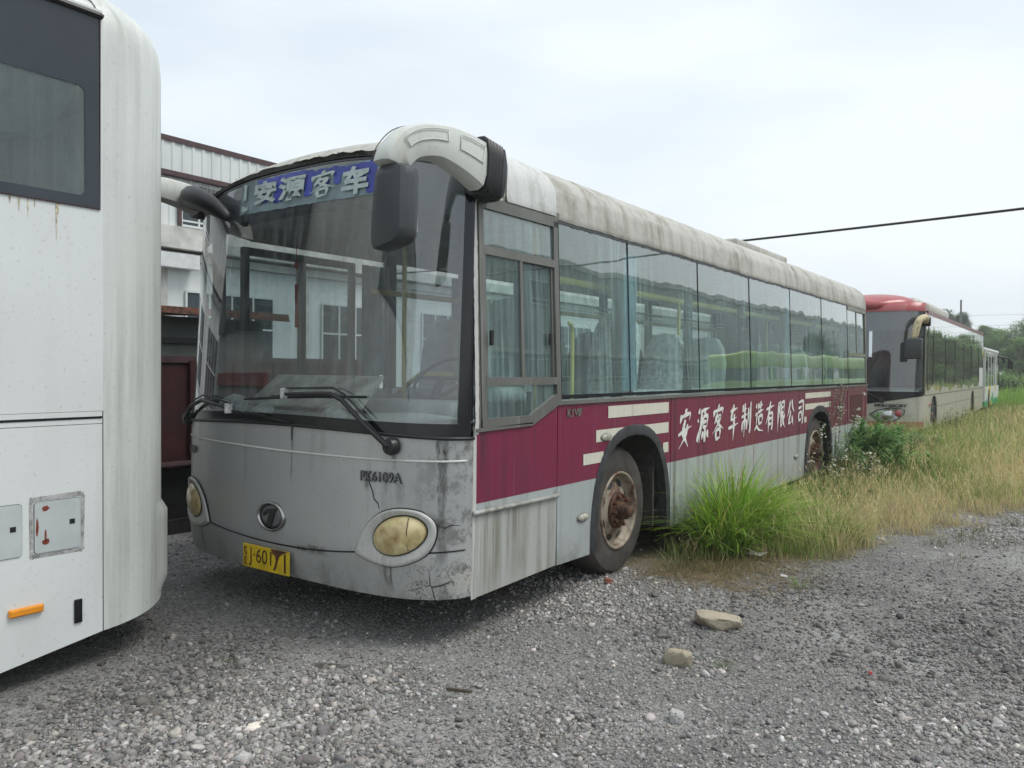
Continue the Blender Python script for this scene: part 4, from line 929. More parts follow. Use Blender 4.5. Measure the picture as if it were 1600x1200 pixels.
# ---- mirrors
def rrect(c, t, wx, hz, side_axis=Vector((1, 0, 0)), n=16, p=3.2):
    t = t.normalized(); up = side_axis.cross(t).normalized(); o_ = []
    for k_ in range(n):
        a = 2*math.pi*k_/n; ca, sa = math.cos(a), math.sin(a)
        q = (abs(ca)**p+abs(sa)**p)**(-1/p); o_.append(c+side_axis*(ca*q*wx/2)+up*(sa*q*hz/2))
    return o_
def AH(f): return .285-.085*min(1, 2.4*f)-.045*f
def mirror(xm, dz=0., base_label=None, sgn=1, hs=1.):
    path = smooth_pts([(xm, -.04, 2.685+dz), (xm, -.18, 2.715+dz), (xm, -.34, 2.730+dz), (xm, -.48, 2.716+dz), (xm-.01*sgn, -.60, 2.675+dz), (xm-.02*sgn, -.675, 2.60+dz), (xm-.03*sgn, -.69, 2.555+dz)], 5)
    n = len(path); rings = []
    for i, p in enumerate(path):
        t = path[min(n-1, i+1)]-path[max(0, i-1)]; f = i/(n-1)
        rings.append(rrect(p, t, .145-.02*f, AH(f)*(hs+(1-hs)*f), p=4.2))
    arm = MB().sweep(rings).build('mirror_arm', M_shell, bus, 'auto')
    # moulded grooves on the outer face
    g_ = MB()
    def groove(i0, i1, k0, k1):
        pts = []; xo = .5*.15*sgn+.001*sgn
        for i in range(i0, i1+1):
            p = path[i]; t = (path[min(n-1, i+1)]-path[max(0, i-1)]).normalized(); up = Vector((1, 0, 0)).cross(t); f = i/(n-1); pts.append(p+up*AH(f)*k0+Vector((xo*(1-.1*f), 0, 0)))
        for i in range(i1, i0-1, -1):
            p = path[i]; t = (path[min(n-1, i+1)]-path[max(0, i-1)]).normalized(); up = Vector((1, 0, 0)).cross(t); f = i/(n-1); pts.append(p+up*AH(f)*k1+Vector((xo*(1-.1*f), 0, 0)))
        g_.tube(pts+pts[:1], .0032, 5)
    if hs == 1:
        groove(2, 8, -.30, .05); groove(11, 22, -.32, -.02); g_.build('moulded_groove', M_shell, arm, True)
    if hs == 1:
        st_ = MB(); st_.tube([p+Vector((-.052*sgn, 0, 0))+Vector((1, 0, 0)).cross((path[min(n-1, i+1)]-path[max(0, i-1)]).normalized())*(-AH(i/(n-1))*.497) for i, p in enumerate(path) if i > 9], .0028, 5); st_.build('stained_seam', M_bark, arm)
    # bellows boot
    b = MB(); rings = []
    for i in range(27):
        f = i/26; k_ = .318+(.014 if i % 4 in (1, 2) else 0) if f < .8 else .32-.02*((f-.8)/.2)**2*5
        c = Vector((xm-.02*sgn*f, -.05+.215*f, 2.687+dz-.015*f)); k_ *= hs; rings.append(rrect(c, Vector((0, 1, -.06)), .17+(.012 if i % 4 in (1, 2) and f < .8 else 0)-.05*max(0, f-.85)*3, k_, p=4))
    b.sweep(rings)
    b.tube([(xm-.03*sgn, .13, 2.62+dz), (xm-.08*sgn, .12, 2.55+dz)], .05, 8); b.build('mirror_boot', M_black, bus, 'auto')
    # head
    hb = MB(); cx_, cy_ = xm-.01*sgn, -.665
    rr_ = []
    for z, sxx, syy, dy in ((2.555, .07, .04, 0), (2.552, .155, .105, 0), (2.538, .186, .135, 0), (2.50, .198, .145, 0), (2.35, .214, .148, -.006), (2.24, .222, .142, -.010), (2.205, .220, .135, -.010), (2.185, .20, .12, -.01), (2.172, .15, .08, -.005)):
        c = Vector((cx_-.012*sgn*(2.55-z)/.4, cy_+dy, z+dz)); rr_.append([Vector((p.x, p.y, p.z)) for p in rrect(c, Vector((0, 0, 1)), sxx, syy, p=5, n=24)])
    # slant the underside
    for i in (5, 6, 7, 8):
        for q in rr_[i]: q.z += (q.x-cx_)*sgn*.18-.012
    hd = hb.sweep(rr_).build('mirror_head', M_mirror, bus, 'auto')
    MB().tube([(cx_-.005*sgn, cy_, 2.552+dz), (cx_, cy_, 2.585+dz)], .035, 10).build('neck', M_black, hd)
    g2 = MB().rbox(cx_-.085, cx_+.085, cy_+.055, cy_+.062, 2.23+dz, 2.50+dz, .003, 1); g2.build('mirror_glass', M_chrome, hd)
mirror(.055); mirror(-2.655, .12, sgn=-1, hs=.72)

MB().tube(smooth_pts([(-2.655, .02, 2.82), (-2.52, -.16, 2.80), (-2.30, -.27, 2.755), (-2.08, -.285, 2.67), (-1.92, -.26, 2.57)], 5), [.085]*10+[.08, .078, .075, .072, .068, .063, .058, .052, .045, .035, .02], 10).build('mirror_bracket', M_black, bus, True)
# ---- wipers
def wiper(pts_arm, blade, pv):
    b = MB(); b.lathe([(0, .048), (-.03, .052), (-.055, .042), (-.062, .01)], (pv[0], F(pv[0], pv[1])-.0, pv[1]), axis='y', n=20)
    w_ = b.build('wiper', M_black, bus, 'auto')
    P3 = [Fp(x, z, o_) for x, z, o_ in pts_arm]
    b = MB(); b.tube(P3, [.018]+[.014]*(len(P3)-2)+[.007], 6); P4 = [Fp(x+.012, z+.035, o_*.9) for x, z, o_ in pts_arm[1:]]; b.tube(P4, .006, 5); b.build('wiper_arm', M_black, w_)
    b = MB(); b.tube([Fp(x, z, .014) for x, z in blade], .008, 5); b.tube([Fp(x, z+.012, .03) for x, z in blade[1:-1]], .005, 4)
    b.build('wiper_blade', M_black, w_)
    e = pts_arm[-1]; MB().rbox(*sorted((e[0]-.014, e[0]+.008)), F(e[0], e[1])-.06, F(e[0], e[1])-.01, e[1]-.03, e[1]+.035, .003, 1).build('clip', M_wrap, w_)
wiper([(-.334, 1.126, .05), (-.50, 1.245, .055), (-.681, 1.375, .05), (-.788, 1.412, .045), (-1.0, 1.405, .04), (-1.211, 1.40, .04)], [(-1.644, 1.355), (-1.35, 1.372), (-1.041, 1.385), (-.80, 1.392), (-.535, 1.398)], (-.334, 1.126))
wiper([(-2.46, 1.20, .05), (-2.30, 1.285, .05), (-2.11, 1.335, .05), (-1.94, 1.315, .045), (-1.777, 1.287, .04)], [(-1.80, 1.275), (-1.6, 1.262), (-1.38, 1.246), (-1.15, 1.22)], (-2.46, 1.19))
# hanging charm
b = MB(); b.tube([(-1.62, .06, 2.50), (-1.615, .06, 2.14)], .0025, 4); b.rbox(-1.628, -1.604, .05, .07, 2.02, 2.14, .006, 1); b.tube([(-1.615, .06, 2.30), (-1.615, .06, 2.27), (-1.615, .06, 2.24)], [.004, .022, .004], 8); b.tube([(-1.614, .06, 2.02), (-1.61, .06, 1.84)], [.010, .016], 6)
b.build('hanging_charm', simple('faded_red_cord', (.42, .05, .03), .7, var=.3, vs=30), None); tag(bpy.data.objects['hanging_charm'], 'red knotted charm hanging behind the cracked windscreen', 'charm')
# things lying on the dashboard
b = MB(); b.prism([(-1.93, -.10, 1.30), (-.82, -.08, 1.30), (-.86, .16, 1.50), (-1.90, .14, 1.50)], (0, -.012, .012)); bd = b.build('folded_board', simple('dusty_card', (.68, .64, .56), .9, var=.35, vs=7, bump=.3), None); tag(bd, 'dusty grey folded card board leaning on the dashboard behind the windscreen', 'board')
def crumple(name, c, s_, label, seed):
    P = b2.copy(); rg_ = np.random.default_rng(seed); q = rg_.normal(size=(6, 3)); w_ = sum(np.sin(P@q[i]*2.6+i) for i in range(6))*.09; P *= (1+w_)[:, None]; P[:, 2] = np.maximum(P[:, 2], -.35); P *= np.array(s_)
    o = np_mesh(name, P, f2, M_wrap, None, True); o.location = c; tag(o, label, 'plastic bag', 'crumpled bags on the dashboard'); return o
crumple('plastic_bag', (-2.16, -.06, 1.27), (.17, .10, .10), 'larger crumpled white plastic bag at the far end of the dashboard', 1)
crumple('plastic_bag', (-1.03, -.10, 1.24), (.10, .07, .085), 'smaller crumpled white bag under the long wiper arm', 2)
crumple('plastic_bag', (-1.72, -.13, 1.25), (.10, .07, .07), 'crumpled white bag in front of the folded card board', 4)
# dried creeper caught on the rear flank
b = MB(); rg = random.Random(5)
for k_ in range(13):
    p = Vector((.03, 7.9+rg.uniform(-.15, .40), .80+rg.random()*.1)); pts = [p.copy()]
    for j in range(7): p = p+Vector((rg.uniform(-.004, .010), rg.uniform(-.07, .09), rg.uniform(.03, .10))); p.x = max(.012, p.x); pts.append(p.copy())
    b.tube(pts, .0028, 3, False)
    for q in pts[2:]:
        if rg.random() < .7: b.rbox(q.x-.008, q.x+.014, q.y-.014, q.y+.014, q.z-.012, q.z+.012, .006, 1)
cr = b.build('dried_creeper', simple('dry_stem', (.25, .22, .17), .9, var=.4, vs=60), None); tag(cr, 'dry brown creeper stems clinging above the rear wheel of the maroon striped bus', 'creeper')
# ================================================================== WHITE COACH (left foreground)
co = thing('coach', (-2.6, -5, 0), 'white coach cut off at the picture edge, rust runs under its dark framed window', 'bus')
XS, YE = -1.35, -1.40          # side plane and the y where the rounded rear corner panel starts
ZB = .175
def corner(t):                 # plan of the rounded rear corner, t 0..1
    a = t*math.pi/2; return (XS-.62*(1-math.cos(a)), YE+.575*math.sin(a))
RP = [(0, 3.30), (-.012, 3.36), (-.05, 3.44), (-.13, 3.52), (-.26, 3.575), (-.5, 3.61), (-1.25, 3.63)]
def inset(z): return float(np.interp(z, [3.25, 3.36, 3.44, 3.52, 3.575, 3.61, 3.63], [0, .012, .05, .13, .26, .5, 1.2]))
b = MB()
def rc(u, v):                  # corner + rear face
    z = ZB+(3.60-ZB)*v if v < .93 else 3.36+.24*((v-.93)/.07)
    z = ZB+.0+(3.36-ZB)*min(1, v/.9) if v <= .9 else 3.36+(3.615-3.36)*math.sin((v-.9)/.1*math.pi/2)
    k = inset(z) if z > 3.25 else 0
    if u <= .6: x, y = corner(u/.6)
    else: x, y = XS-.62-(u-.6)/.4*1.26, YE+.575+.02*math.sin((u-.6)/.4*math.pi)
    # pull towards the middle for the roof rounding
    cx, cy = XS-1.25, YE-.8; d = Vector((x-cx, y-cy)); ln = d.length; d = d*max(.1, (ln-k*.9)/ln)
    lift = .0
    if z < .45: lift = .06*u/.6 if u < .6 else .06
    return (cx+d.x, cy+d.y, z+lift*(1-min(1, (z-ZB)/.3)))
b.grid(rc, 40, 60); cor = b.build('corner_panel', M_coachc, co, True)
b = MB(); b.grid(lambda u, v: (lambda p: (-5.2-p[0], p[1], p[2]))(rc(u*.6, v)), 24, 60, True); b.build('corner_panel', M_coachc, co, True)
YR = YE+.60
MB().rbox(-3.28, -1.92, YR-.01, YR+.035, 1.95, 3.12, .06, 3).build('rear_window', M_blackg, co, 'auto')
b = MB().box(-3.15, -2.05, YR, YR+.03, .72, 1.30); gr_ = b.build('engine_grille', M_black, co)
for i in range(9): MB().prism([(-3.12, YR+.028, .76+i*.06), (-2.08, YR+.028, .76+i*.06), (-2.08, YR+.05, .745+i*.06), (-3.12, YR+.05, .745+i*.06)], (0, 0, .022)).build('louvre', M_lightg, gr_)
MB().box(-3.1, -2.1, YR, YR+.026, 1.52, 1.62).build('red_band', M_red, co)
for x_ in (-3.20, -2.14): MB().rbox(x_, x_+.14, YR-.02, YR+.03, .8, 1.25, .03, 2).build('tail_lamp', M_red, co)
MB().box(-2.83, -2.37, YR+.0, YR+.032, .45, .59).build('number_plate', M_plate, co)
b = MB(); b.grid(lambda u, v: (lambda c_, k: (c_[0]+.016*k, c_[1]+.030*k, .235+.54*v))(corner(.45+.55*u), min(1, u*3)*min(1, v*6, (1-v)*9)), 24, 18); b.build('bumper_end', M_coachc, cor, True)
# side skin with window opening: built from plain panels
def cbox(b, y0, y1, z0, z1, x=XS): b.box(x-.03, x, y0, y1, z0, z1)
b = MB(); cbox(b, -12.5, YE, 1.33, 2.372); cbox(b, YE-.012, YE, 2.372, 3.36); cbox(b, -12.5, YE, 3.36, 3.40); cbox(b, -12.5, -10.5, 2.372, 3.36); b.build('side_skin', M_coach, co)
b = MB(); b.prism([(XS-.03, y, z) for y, z in [(-12.5, .09), (-1.95, .09), (YE-.006, ZB), (YE-.006, 1.262), (-12.5, 1.262)]], (.032, 0, 0)); ep = b.build('engine_flap', M_coach, co)
b = MB(); cbox(b, -12.5, YE-.006, 1.265, 1.328, XS+.0015); b.build('rub_strip', M_coach, co)
b = MB();  b.box(XS-.02, XS-.0005, YE-.007, YE+.0005, ZB, 1.335); b.build('panel_gap', M_black, co)
b = MB(); b.box(XS, XS+.004, -12.5, YE-.008, 1.290, 1.302); b.build('black_line', M_blackg, co)
b = MB(); b.grid(lambda u, v: (XS-RPx(v)[0], -12.5+11.1*u, RPx(v)[1]), 4, 16) if 0 else None
for i in range(len(RP)-1): b.add([(XS+RP[i][0], -12.5, RP[i][1]), (XS+RP[i][0], YE+.0, RP[i][1]), (XS+RP[i+1][0], YE, RP[i+1][1]), (XS+RP[i+1][0], -12.5, RP[i+1][1])], [(0, 1, 2, 3)])
for i in range(len(RP)-1): b.add([(-5.2-(XS+RP[i][0]), -12.5, RP[i][1]), (-5.2-(XS+RP[i][0]), YE+.2, RP[i][1]), (-5.2-(XS+RP[i+1][0]), YE+.2, RP[i+1][1]), (-5.2-(XS+RP[i+1][0]), -12.5, RP[i+1][1])], [(0, 3, 2, 1)])
b.build('roof', M_coachc, co, True)
b = MB(); b.box(-3.88, -3.85, -12.5, YE+.2, .2, 2.37); b.box(-3.88, -3.85, -12.5, YE+.2, 3.3, 3.4); b.box(-3.85, XS-.03, -12.53, -12.5, .2, 3.4); b.box(-3.8, XS-.05, -12.4, -1.3, .3, 1.0); b.box(-3.8, XS-.05, -12.4, -1.2, 1.5, 1.56); b.box(-3.84, XS-.04, -12.4, -1.25, 3.02, 3.05); b.prism([(XS-.06, -12, 2.99), (XS-.06, -1.5, 2.99), (XS-.42, -1.5, 2.78), (XS-.42, -12, 2.78)], (0, 0, .03)); b.box(-2.0, XS-.1, -1.28, -1.2, 1.0, 3.0); b.box(-3.8, -2.0, -1.25, -1.2, 1.0, 2.30)
for y in (-2.6, -3.5, -4.4): b.rbox(-2.3, -1.75, y, y+.12, 1.5, 2.52, .05, 2); b.rbox(-3.5, -2.9, y, y+.12, 1.5, 2.52, .05, 2)
b.build('inner_shell', M_int, co)
b = MB()
for y in (-3.4, -5.2, -7.0, -8.8): b.box(-3.87, -3.84, y, y+.12, 2.37, 3.3)
b.build('offside_upright', M_black, co)
# window: black bonded surround with an inner clear pane, rounded corner
wfz0, wfz1, wy1 = 2.378, 3.352, YE-.02
b = MB()
def rr_open(y0, y1, z0, z1, r, n=6):
    pts = []
    for (cy, cz, a0) in ((y1-r, z1-r, 0), (y0+r, z1-r, 90), (y0+r, z0+r, 180), (y1-r, z0+r, 270)):
        for k in range(n+1): a = R(a0+90*k/n); pts.append((cy+r*math.cos(a), cz+r*math.sin(a)))
    return pts
inner = rr_open(-3.35, -1.49, 2.43, 2.985, .035); o2 = rr_open(-3.42, wy1, wfz0, wfz1, .001)
n = len(inner); vs = [(XS+.002, y, z) for y, z in o2]+[(XS+.002, y, z) for y, z in inner]
b.add(vs, [(i, (i+1) % n, n+(i+1) % n, n+i) for i in range(n)])
for y0, y1 in ((-5.6, -3.42), (-7.8, -5.62), (-10.0, -7.82)):
    inner2 = rr_open(y0+.07, y1-.07, 2.43, 2.985, .035); o3 = rr_open(y0, y1, wfz0, wfz1, .001); vs = [(XS+.002, y, z) for y, z in o3]+[(XS+.002, y, z) for y, z in inner2]; b.add(vs, [(i, (i+1) % n, n+(i+1) % n, n+i) for i in range(n)])
M_frit = simple('window_surround', (.035, .043, .052), .12, var=.12, vs=2)
sw = b.build('window_surround', M_frit, co)
MB().box(XS-.006, XS-.001, -10.0, -1.45, 2.40, 3.0).build('window_glass', M_glass_c, co)
b = MB(); b.tube([(XS+.004, -10, wfz0-.004), (XS+.004, wy1+.004, wfz0-.004), (XS+.004, wy1+.004, wfz1)], .0045, 4); b.build('seal', simple('dark_red_seal', (.035, .012, .014), .6), sw)
b = MB(); b.tube([(XS+.01, -10, 3.375), (XS+.01, -1.42, 3.368), (XS+.008, -1.405, 3.362)], .016, 6); b.build('rain_gutter', M_black, co)
# rust runs below the window
b = MB(); rg = random.Random(3)
M_run = simple('rust_run', (.60, .50, .36), .7, var=.5, vs=40)
for (y, w_, h) in ((-1.80, .006, .07), (-1.76, .003, .10), (-1.73, .004, .04), (-1.63, .004, .20), (-1.622, .006, .06), (-1.84, .005, .04)):
    vs = []
    for i in range(9): f = i/8; ww = w_*(1-f)**.8*(.6+.8*rg.random()); vs += [(XS+.0015, y-ww, 2.370-h*f), (XS+.0015, y+ww, 2.370-h*f)]
    b.add(vs, [(2*i, 2*i+1, 2*i+3, 2*i+2) for i in range(8)])
b.build('rust_run', M_run, co)
# two service flaps with lock recess; the right one in grey filler
def flap(y0, y1, z0, z1, rust):
    f_ = MB(); pts = rr_open(y0, y1, z0, z1, .016); f_.prism([(XS+.003, y, z) for y, z in pts], (.004, 0, 0)); h = f_.build('service_flap', M_lightg, ep)
    MB().tube([(XS+.003, y, z) for y, z in pts+pts[:1]], .003, 4).build('seal', M_black, h)
    MB().box(XS+.007, XS+.0085, y1-.052, y1-.026, (z0+z1)/2-.003, (z0+z1)/2+.022).build('lock', M_black, h)
    if rust:
        q = MB(); rg_ = random.Random(2)
        for (cy, cz, a, c_) in ((y0+.052, z1-.035, .018, .014), (y0+.052, z0+.055, .018, .015), (y0+.012, (z0+z1)/2, .006, .045), (y0+.05, z0+.085, .005, .03)):
            q.add([(XS+.0078, cy+a*math.cos(t_)*rg_.uniform(.7, 1.2), cz+c_*math.sin(t_)*rg_.uniform(.7, 1.2)) for t_ in np.linspace(0, 2*math.pi, 12)[:-1]], [list(range(11))])
        q.build('rust_patch', simple('red_rust_patch', (.22, .04, .02), .8, var=.3, vs=40), h)
        fl = MB(); oo = []; ii = rr_open(y0-.006, y1+.006, z0-.006, z1+.006, .018)
        for (y, z) in ii:
            d = Vector((y-(y0+y1)/2, z-(z0+z1)/2)).normalized(); k = rg_.uniform(.020, .034); oo.append((y+d.x*k, z+d.y*k))
        m = len(ii); fl.add([(XS+.0028, y, z) for y, z in oo]+[(XS+.0030, y, z) for y, z in ii], [(i, (i+1) % m, m+(i+1) % m, m+i) for i in range(m)]); fl.build('filler_edge', M_primer, ep)
flap(-1.738, -1.522, .640, .893, True); flap(-2.05, -1.795, .640, .893, False)
ml = MB().rbox(XS+.002, XS+.020, -1.856, -1.700, .352, .392, .006, 2).build('marker_lamp', M_amber, co)
MB().rbox(XS+.018, XS+.024, -1.85, -1.706, .357, .386, .004, 2).build('lens', M_amber, ml)
MB().rbox(XS+.002, XS+.012, -1.552, -1.512, .25, .372, .006, 2).build('rear_reflector', M_blackg, co)
def cwheel(b, y):
    b.lathe([(0, .3), (0, .42), (-.03, .49), (-.25, .49), (-.28, .3)], (XS-.1, y, .49), n=32); b.lathe([(0, .3), (0, .42), (.03, .49), (.25, .49), (.28, .3)], (-3.75, y, .49), n=32)
b = MB(); cwheel(b, -4.6); cwheel(b, -10.2); b.build('wheel', M_rubber, co, True)

# ================================================================== SECOND BUS (beige with red dome)
X2 = -.15; Y2 = 16.35
b2s = thing('city_bus', (-1.4, Y2, 0), 'beige city bus with red roof pod standing behind the maroon striped bus', 'bus')
def F2(x, z):
    s = min(1, abs(x+1.4)/1.25); return Y2+.45-(.55 if z < 1.2 else .55-.12*(z-1.2)/1.8)*(1-s**3.2)**.5
def us2(u, lim=1.25): return -1.4+lim*math.sin(u*math.pi/2)
def P2(x, z, o=0): return (x, F2(x, z)-o, z)
b = MB(); b.grid(lambda u, v: (lambda x: P2(x, .42+.62*v))(us2(2*u-1)), 40, 10); b.build('front_panel', M_beige, b2s, True)
b = MB(); b.grid(lambda u, v: (lambda x: P2(x, .24+.19*v, .012))(us2(2*u-1)), 40, 3); b.build('bumper', M_red, b2s, True)
b = MB(); b.grid(lambda u, v: (lambda x: P2(x, 1.03+(2.98-1.03)*v))(us2(2*u-1, 1.245)), 40, 12); w2 = b.build('windshield', M_glass_ws, b2s, True)
b = MB()
def strip2(b, f0, f1, a=-1, c=1, off=.006, k=2): b.grid(lambda u, v: (lambda x: P2(x, f0(x)+(f1(x)-f0(x))*v, off))(us2(a+(c-a)*u, 1.246)), 30, k)
strip2(b, lambda x: .80+.22*abs(x+1.4)/1.25, lambda x: 1.12)
for a_, c_ in ((.90, 1), (-1, -.90)): strip2(b, lambda x: 1.1, lambda x: 2.98, a_, c_, k=8)
b.build('windshield_frame', M_blackg, b2s, True)
b = MB(); strip2(b, lambda x: 2.52, lambda x: 3.0, -.97, .97, -.03); b.build('sign_panel', M_signbox, b2s, True)
b = MB(); b.grid(lambda u, v: (lambda x: (x, F2(x, 2.9)-.02+.12*v*v, 2.97+.20*v))(us2(2*u-1)), 40, 6); b.grid(lambda u, v: (lambda x: (x, F2(x, 2.9)+.10+1.0*v, 3.165+.03*v-.10*(abs(x+1.4)/1.25)**4))(us2(2*u-1, 1.23)), 30, 4); b.build('red_dome', M_red, b2s, True)
b = MB()
rings = []
for f in np.linspace(0, 1, 12):
    y = Y2-.05+2.6*f; h = .40*math.sin(min(1, f*2.2+.12)*math.pi/2)*(1-max(0, f-.75)*1.2); wd = 1.0*math.sin(min(1, f*2.5+.18)*math.pi/2)
    rings.append([(-1.4+wd*math.cos(a)*(1 if abs(math.cos(a)) < .5 else 1), y-.12*math.sin(a), 3.05+h*max(0, math.sin(a))**.6) for a in np.linspace(0, math.pi, 17)])
b.sweep(rings, cap=True); b.build('roof_pod', M_red, b2s, True)
b = MB().rbox(-2.1, -.50, Y2+1.9, Y2+6.4, 3.05, 3.44, .18, 4); b.rbox(-2.3, -.35, Y2+2.3, Y2+6.0, 3.0, 3.34, .1, 3); b.build('air_conditioner', M_beige, b2s, True)
YE2 = 30.0
b = MB(); AR2 = arch_pts(18.3, .58, .25, 1.0, 14); AR3 = arch_pts(26.7, .58, .25, .98, 14)
b.prism([(X2, y, z) for y, z in [(Y2+.45, .25)]+AR2+AR3+[(YE2, .3), (YE2, 1.06), (Y2+.45, 1.06)]], (-.03, 0, 0)); b.prism([(-2.65, y, z) for y, z in [(Y2+.45, .25)]+AR2+AR3+[(YE2, .3), (YE2, 1.06), (Y2+.45, 1.06)]], (.03, 0, 0)); b.box(-2.62, X2-.03, YE2-.03, YE2, .3, 2.95)
b.build('side_panel', M_beige, b2s)
b = MB(); b.box(-2.64, X2-.02, Y2+1.0, YE2-.01, 2.93, 3.03); b.prism([(X2-.01, Y2+.42, 2.92), (X2-.01, YE2, 2.88), (X2-.14, YE2, 3.06), (X2-.14, Y2+.42, 3.10)], (-.03, 0, 0)); b.build('roof', paint('faded_dark_red_roof', (.20, .07, .075), streak=.7, sscale=5, streak_col=(.3, .24, .22)), b2s)
b = MB(); b.box(X2-.02, X2-.004, Y2+.50, YE2-.02, 1.07, 2.91); b.build('side_glass', glassmat('dark_side_glass', tint=(.25, .3, .3), dust=.08, wav=.12, ior=1.8, k=1.8), b2s)
b = MB(); rg = random.Random(9)
m_ = 120; vs = []
for i in range(m_+1):
    y = Y2+.5+(YE2-Y2-.5)*i/m_; h = 1.15+.06*math.sin(y*2.9)+.03*math.sin(y*7.1); vs += [(X2+.002, y, 1.055), (X2+.002, y, h)]
b.add(vs, [(2*i, 2*i+1, 2*i+3, 2*i+2) for i in range(m_)]); b.build('wave_decal', M_beige, b2s)
for y in (18.1, 20.2, 22.15, 24.2, 26.2, 28.4): b = MB(); b.box(X2-.004, X2+.003, y-.05, y+.05, 1.28, 2.42); b.box(X2-.004, X2+.0025, y-.35, y, 2.40, 2.44); b.build('window_post', M_black, b2s)
b = MB().box(X2-.0, X2+.004, Y2+.43, Y2+.56, 1.05, 2.9); b.box(X2-.0, X2+.004, 17.28, 17.34, 1.05, 2.9); b.box(X2, X2+.004, Y2+.45, YE2, 1.02, 1.04); b.box(X2, X2+.0035, 17.4, YE2, .72, .732); b.build('panel_joint', M_alu, b2s)
b = MB()
for AR in (AR2, AR3):
    n = len(AR); vs = [(x, y, z) for (y, z) in AR for x in (X2-.03, X2-.6)]; b.add(vs, [(2*i, 2*i+1, 2*i+3, 2*i+2) for i in range(n-1)]); b.add([(X2-.6, y, z) for y, z in AR], [list(range(n))])
b.build('wheel_arch_liner', M_dark, b2s)
for y in (18.35, 26.75):
    w_ = MB(); w_.lathe([(0, .28), (0, .42), (-.03, .48), (-.25, .48), (-.28, .3)], (X2-.08, y, .48), n=32); e = w_.build('wheel', M_rubber, b2s, True)
    MB().lathe([(0, .28), (-.05, .25), (-.03, .12), (.04, .1), (.05, .001)], (X2-.08, y, .48), n=24).build('rim', M_rim, e, True)
for xs in (1, -1):
    out2 = [(-.42, .0), (-.25, .11), (.0, .16), (.2, .16), (.30, .12), (.28, .02), (.12, -.12), (-.05, -.16), (-.25, -.12)]
    cx_ = -1.4+.62*xs; pts = [P2(cx_+x*xs, .585+z, .02) for x, z in out2]
    h = MB().prism(pts, (0, .03, 0)).build('headlight', simple('clear_lamp_%d' % xs, (.40, .41, .40), .2, .4, var=.4, vs=9), b2s)
    MB().tube(pts+pts[:1], .012, 5).build('seal', M_black, h)
    MB().lathe([(0, .12), (-.03, .10), (-.045, .001)], (cx_-.05*xs, P2(cx_-.05*xs, .585)[1]-.02, .57), axis='y', n=20).build('lamp_bowl', M_chrome, h, True)
    MB().lathe([(0, .075), (-.025, .06), (-.035, .001)], (cx_+.17*xs, P2(cx_+.17*xs, .6)[1]-.02, .62), axis='y', n=20).build('indicator', M_red, h, True)
vs, fs = fit_text('PK6120CBY', -1.10, -.42, .765, .835, .05); MB().add([P2(x, z, .025) for x, z in vs], fs).build('lettering', M_gray_letter, b2s)
b = MB(); pth = smooth_pts([(X2+.02, Y2+.35, 2.72), (X2+.06, Y2+.0, 2.80), (X2-.02, Y2-.30, 2.72), (X2-.08, Y2-.38, 2.45), (X2-.10, Y2-.40, 2.30)]); b.tube(pth, [.065]*3+[.078]*(len(pth)-6)+[.065, .06, .045], 10); b.build('mirror_arm', simple('torn_yellowed_shell', (.55, .47, .30), .7, var=.3, vs=14, bump=.4), b2s, True)
MB().rbox(X2-.27, X2+.07, Y2-.50, Y2-.34, 1.86, 2.32, .04, 3).build('mirror_head', M_mirror, b2s, True)
MB().rbox(X2-.02, X2+.12, Y2+.28, Y2+.42, 2.62, 2.84, .03, 2).build('mirror_boot', M_black, b2s, True)
b = MB(); b.tube([P2(-.95, .93, .03), P2(-1.2, 1.05, .05), P2(-1.75, 1.30, .03)], .02, 5); b.rbox(-1.0, -.90, F2(-.95, .93)-.07, F2(-.95, .93), .86, .97, .01, 1); b.build('wiper', M_black, b2s)
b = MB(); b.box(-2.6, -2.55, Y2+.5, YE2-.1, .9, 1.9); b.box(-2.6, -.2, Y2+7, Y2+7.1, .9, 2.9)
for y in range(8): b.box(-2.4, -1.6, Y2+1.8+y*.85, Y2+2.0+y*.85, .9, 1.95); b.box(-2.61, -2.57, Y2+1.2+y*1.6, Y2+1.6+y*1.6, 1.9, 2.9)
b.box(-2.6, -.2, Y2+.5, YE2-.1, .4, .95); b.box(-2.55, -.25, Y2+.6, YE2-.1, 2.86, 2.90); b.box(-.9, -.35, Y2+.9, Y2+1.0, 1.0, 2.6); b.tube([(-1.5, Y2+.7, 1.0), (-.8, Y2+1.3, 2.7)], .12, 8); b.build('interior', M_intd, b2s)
b = MB(); b.grid(lambda u, v: (-2.55+2.3*u, (F2(-2.55+2.3*u, 1.1)+.05)*(1-v)+(Y2+.9)*v, 1.12+.08*v), 20, 3); b.build('dashboard', M_dash, b2s)
MB().box(X2+.004, X2+.012, 28.55, 29.75, 1.08, 1.75).build('paper_notice', M_wframe, b2s)
MB().lathe([(0, .05), (.02, .04), (.03, .001)], (X2, 17.55, .80), n=12).build('side_lamp', M_red, b2s)

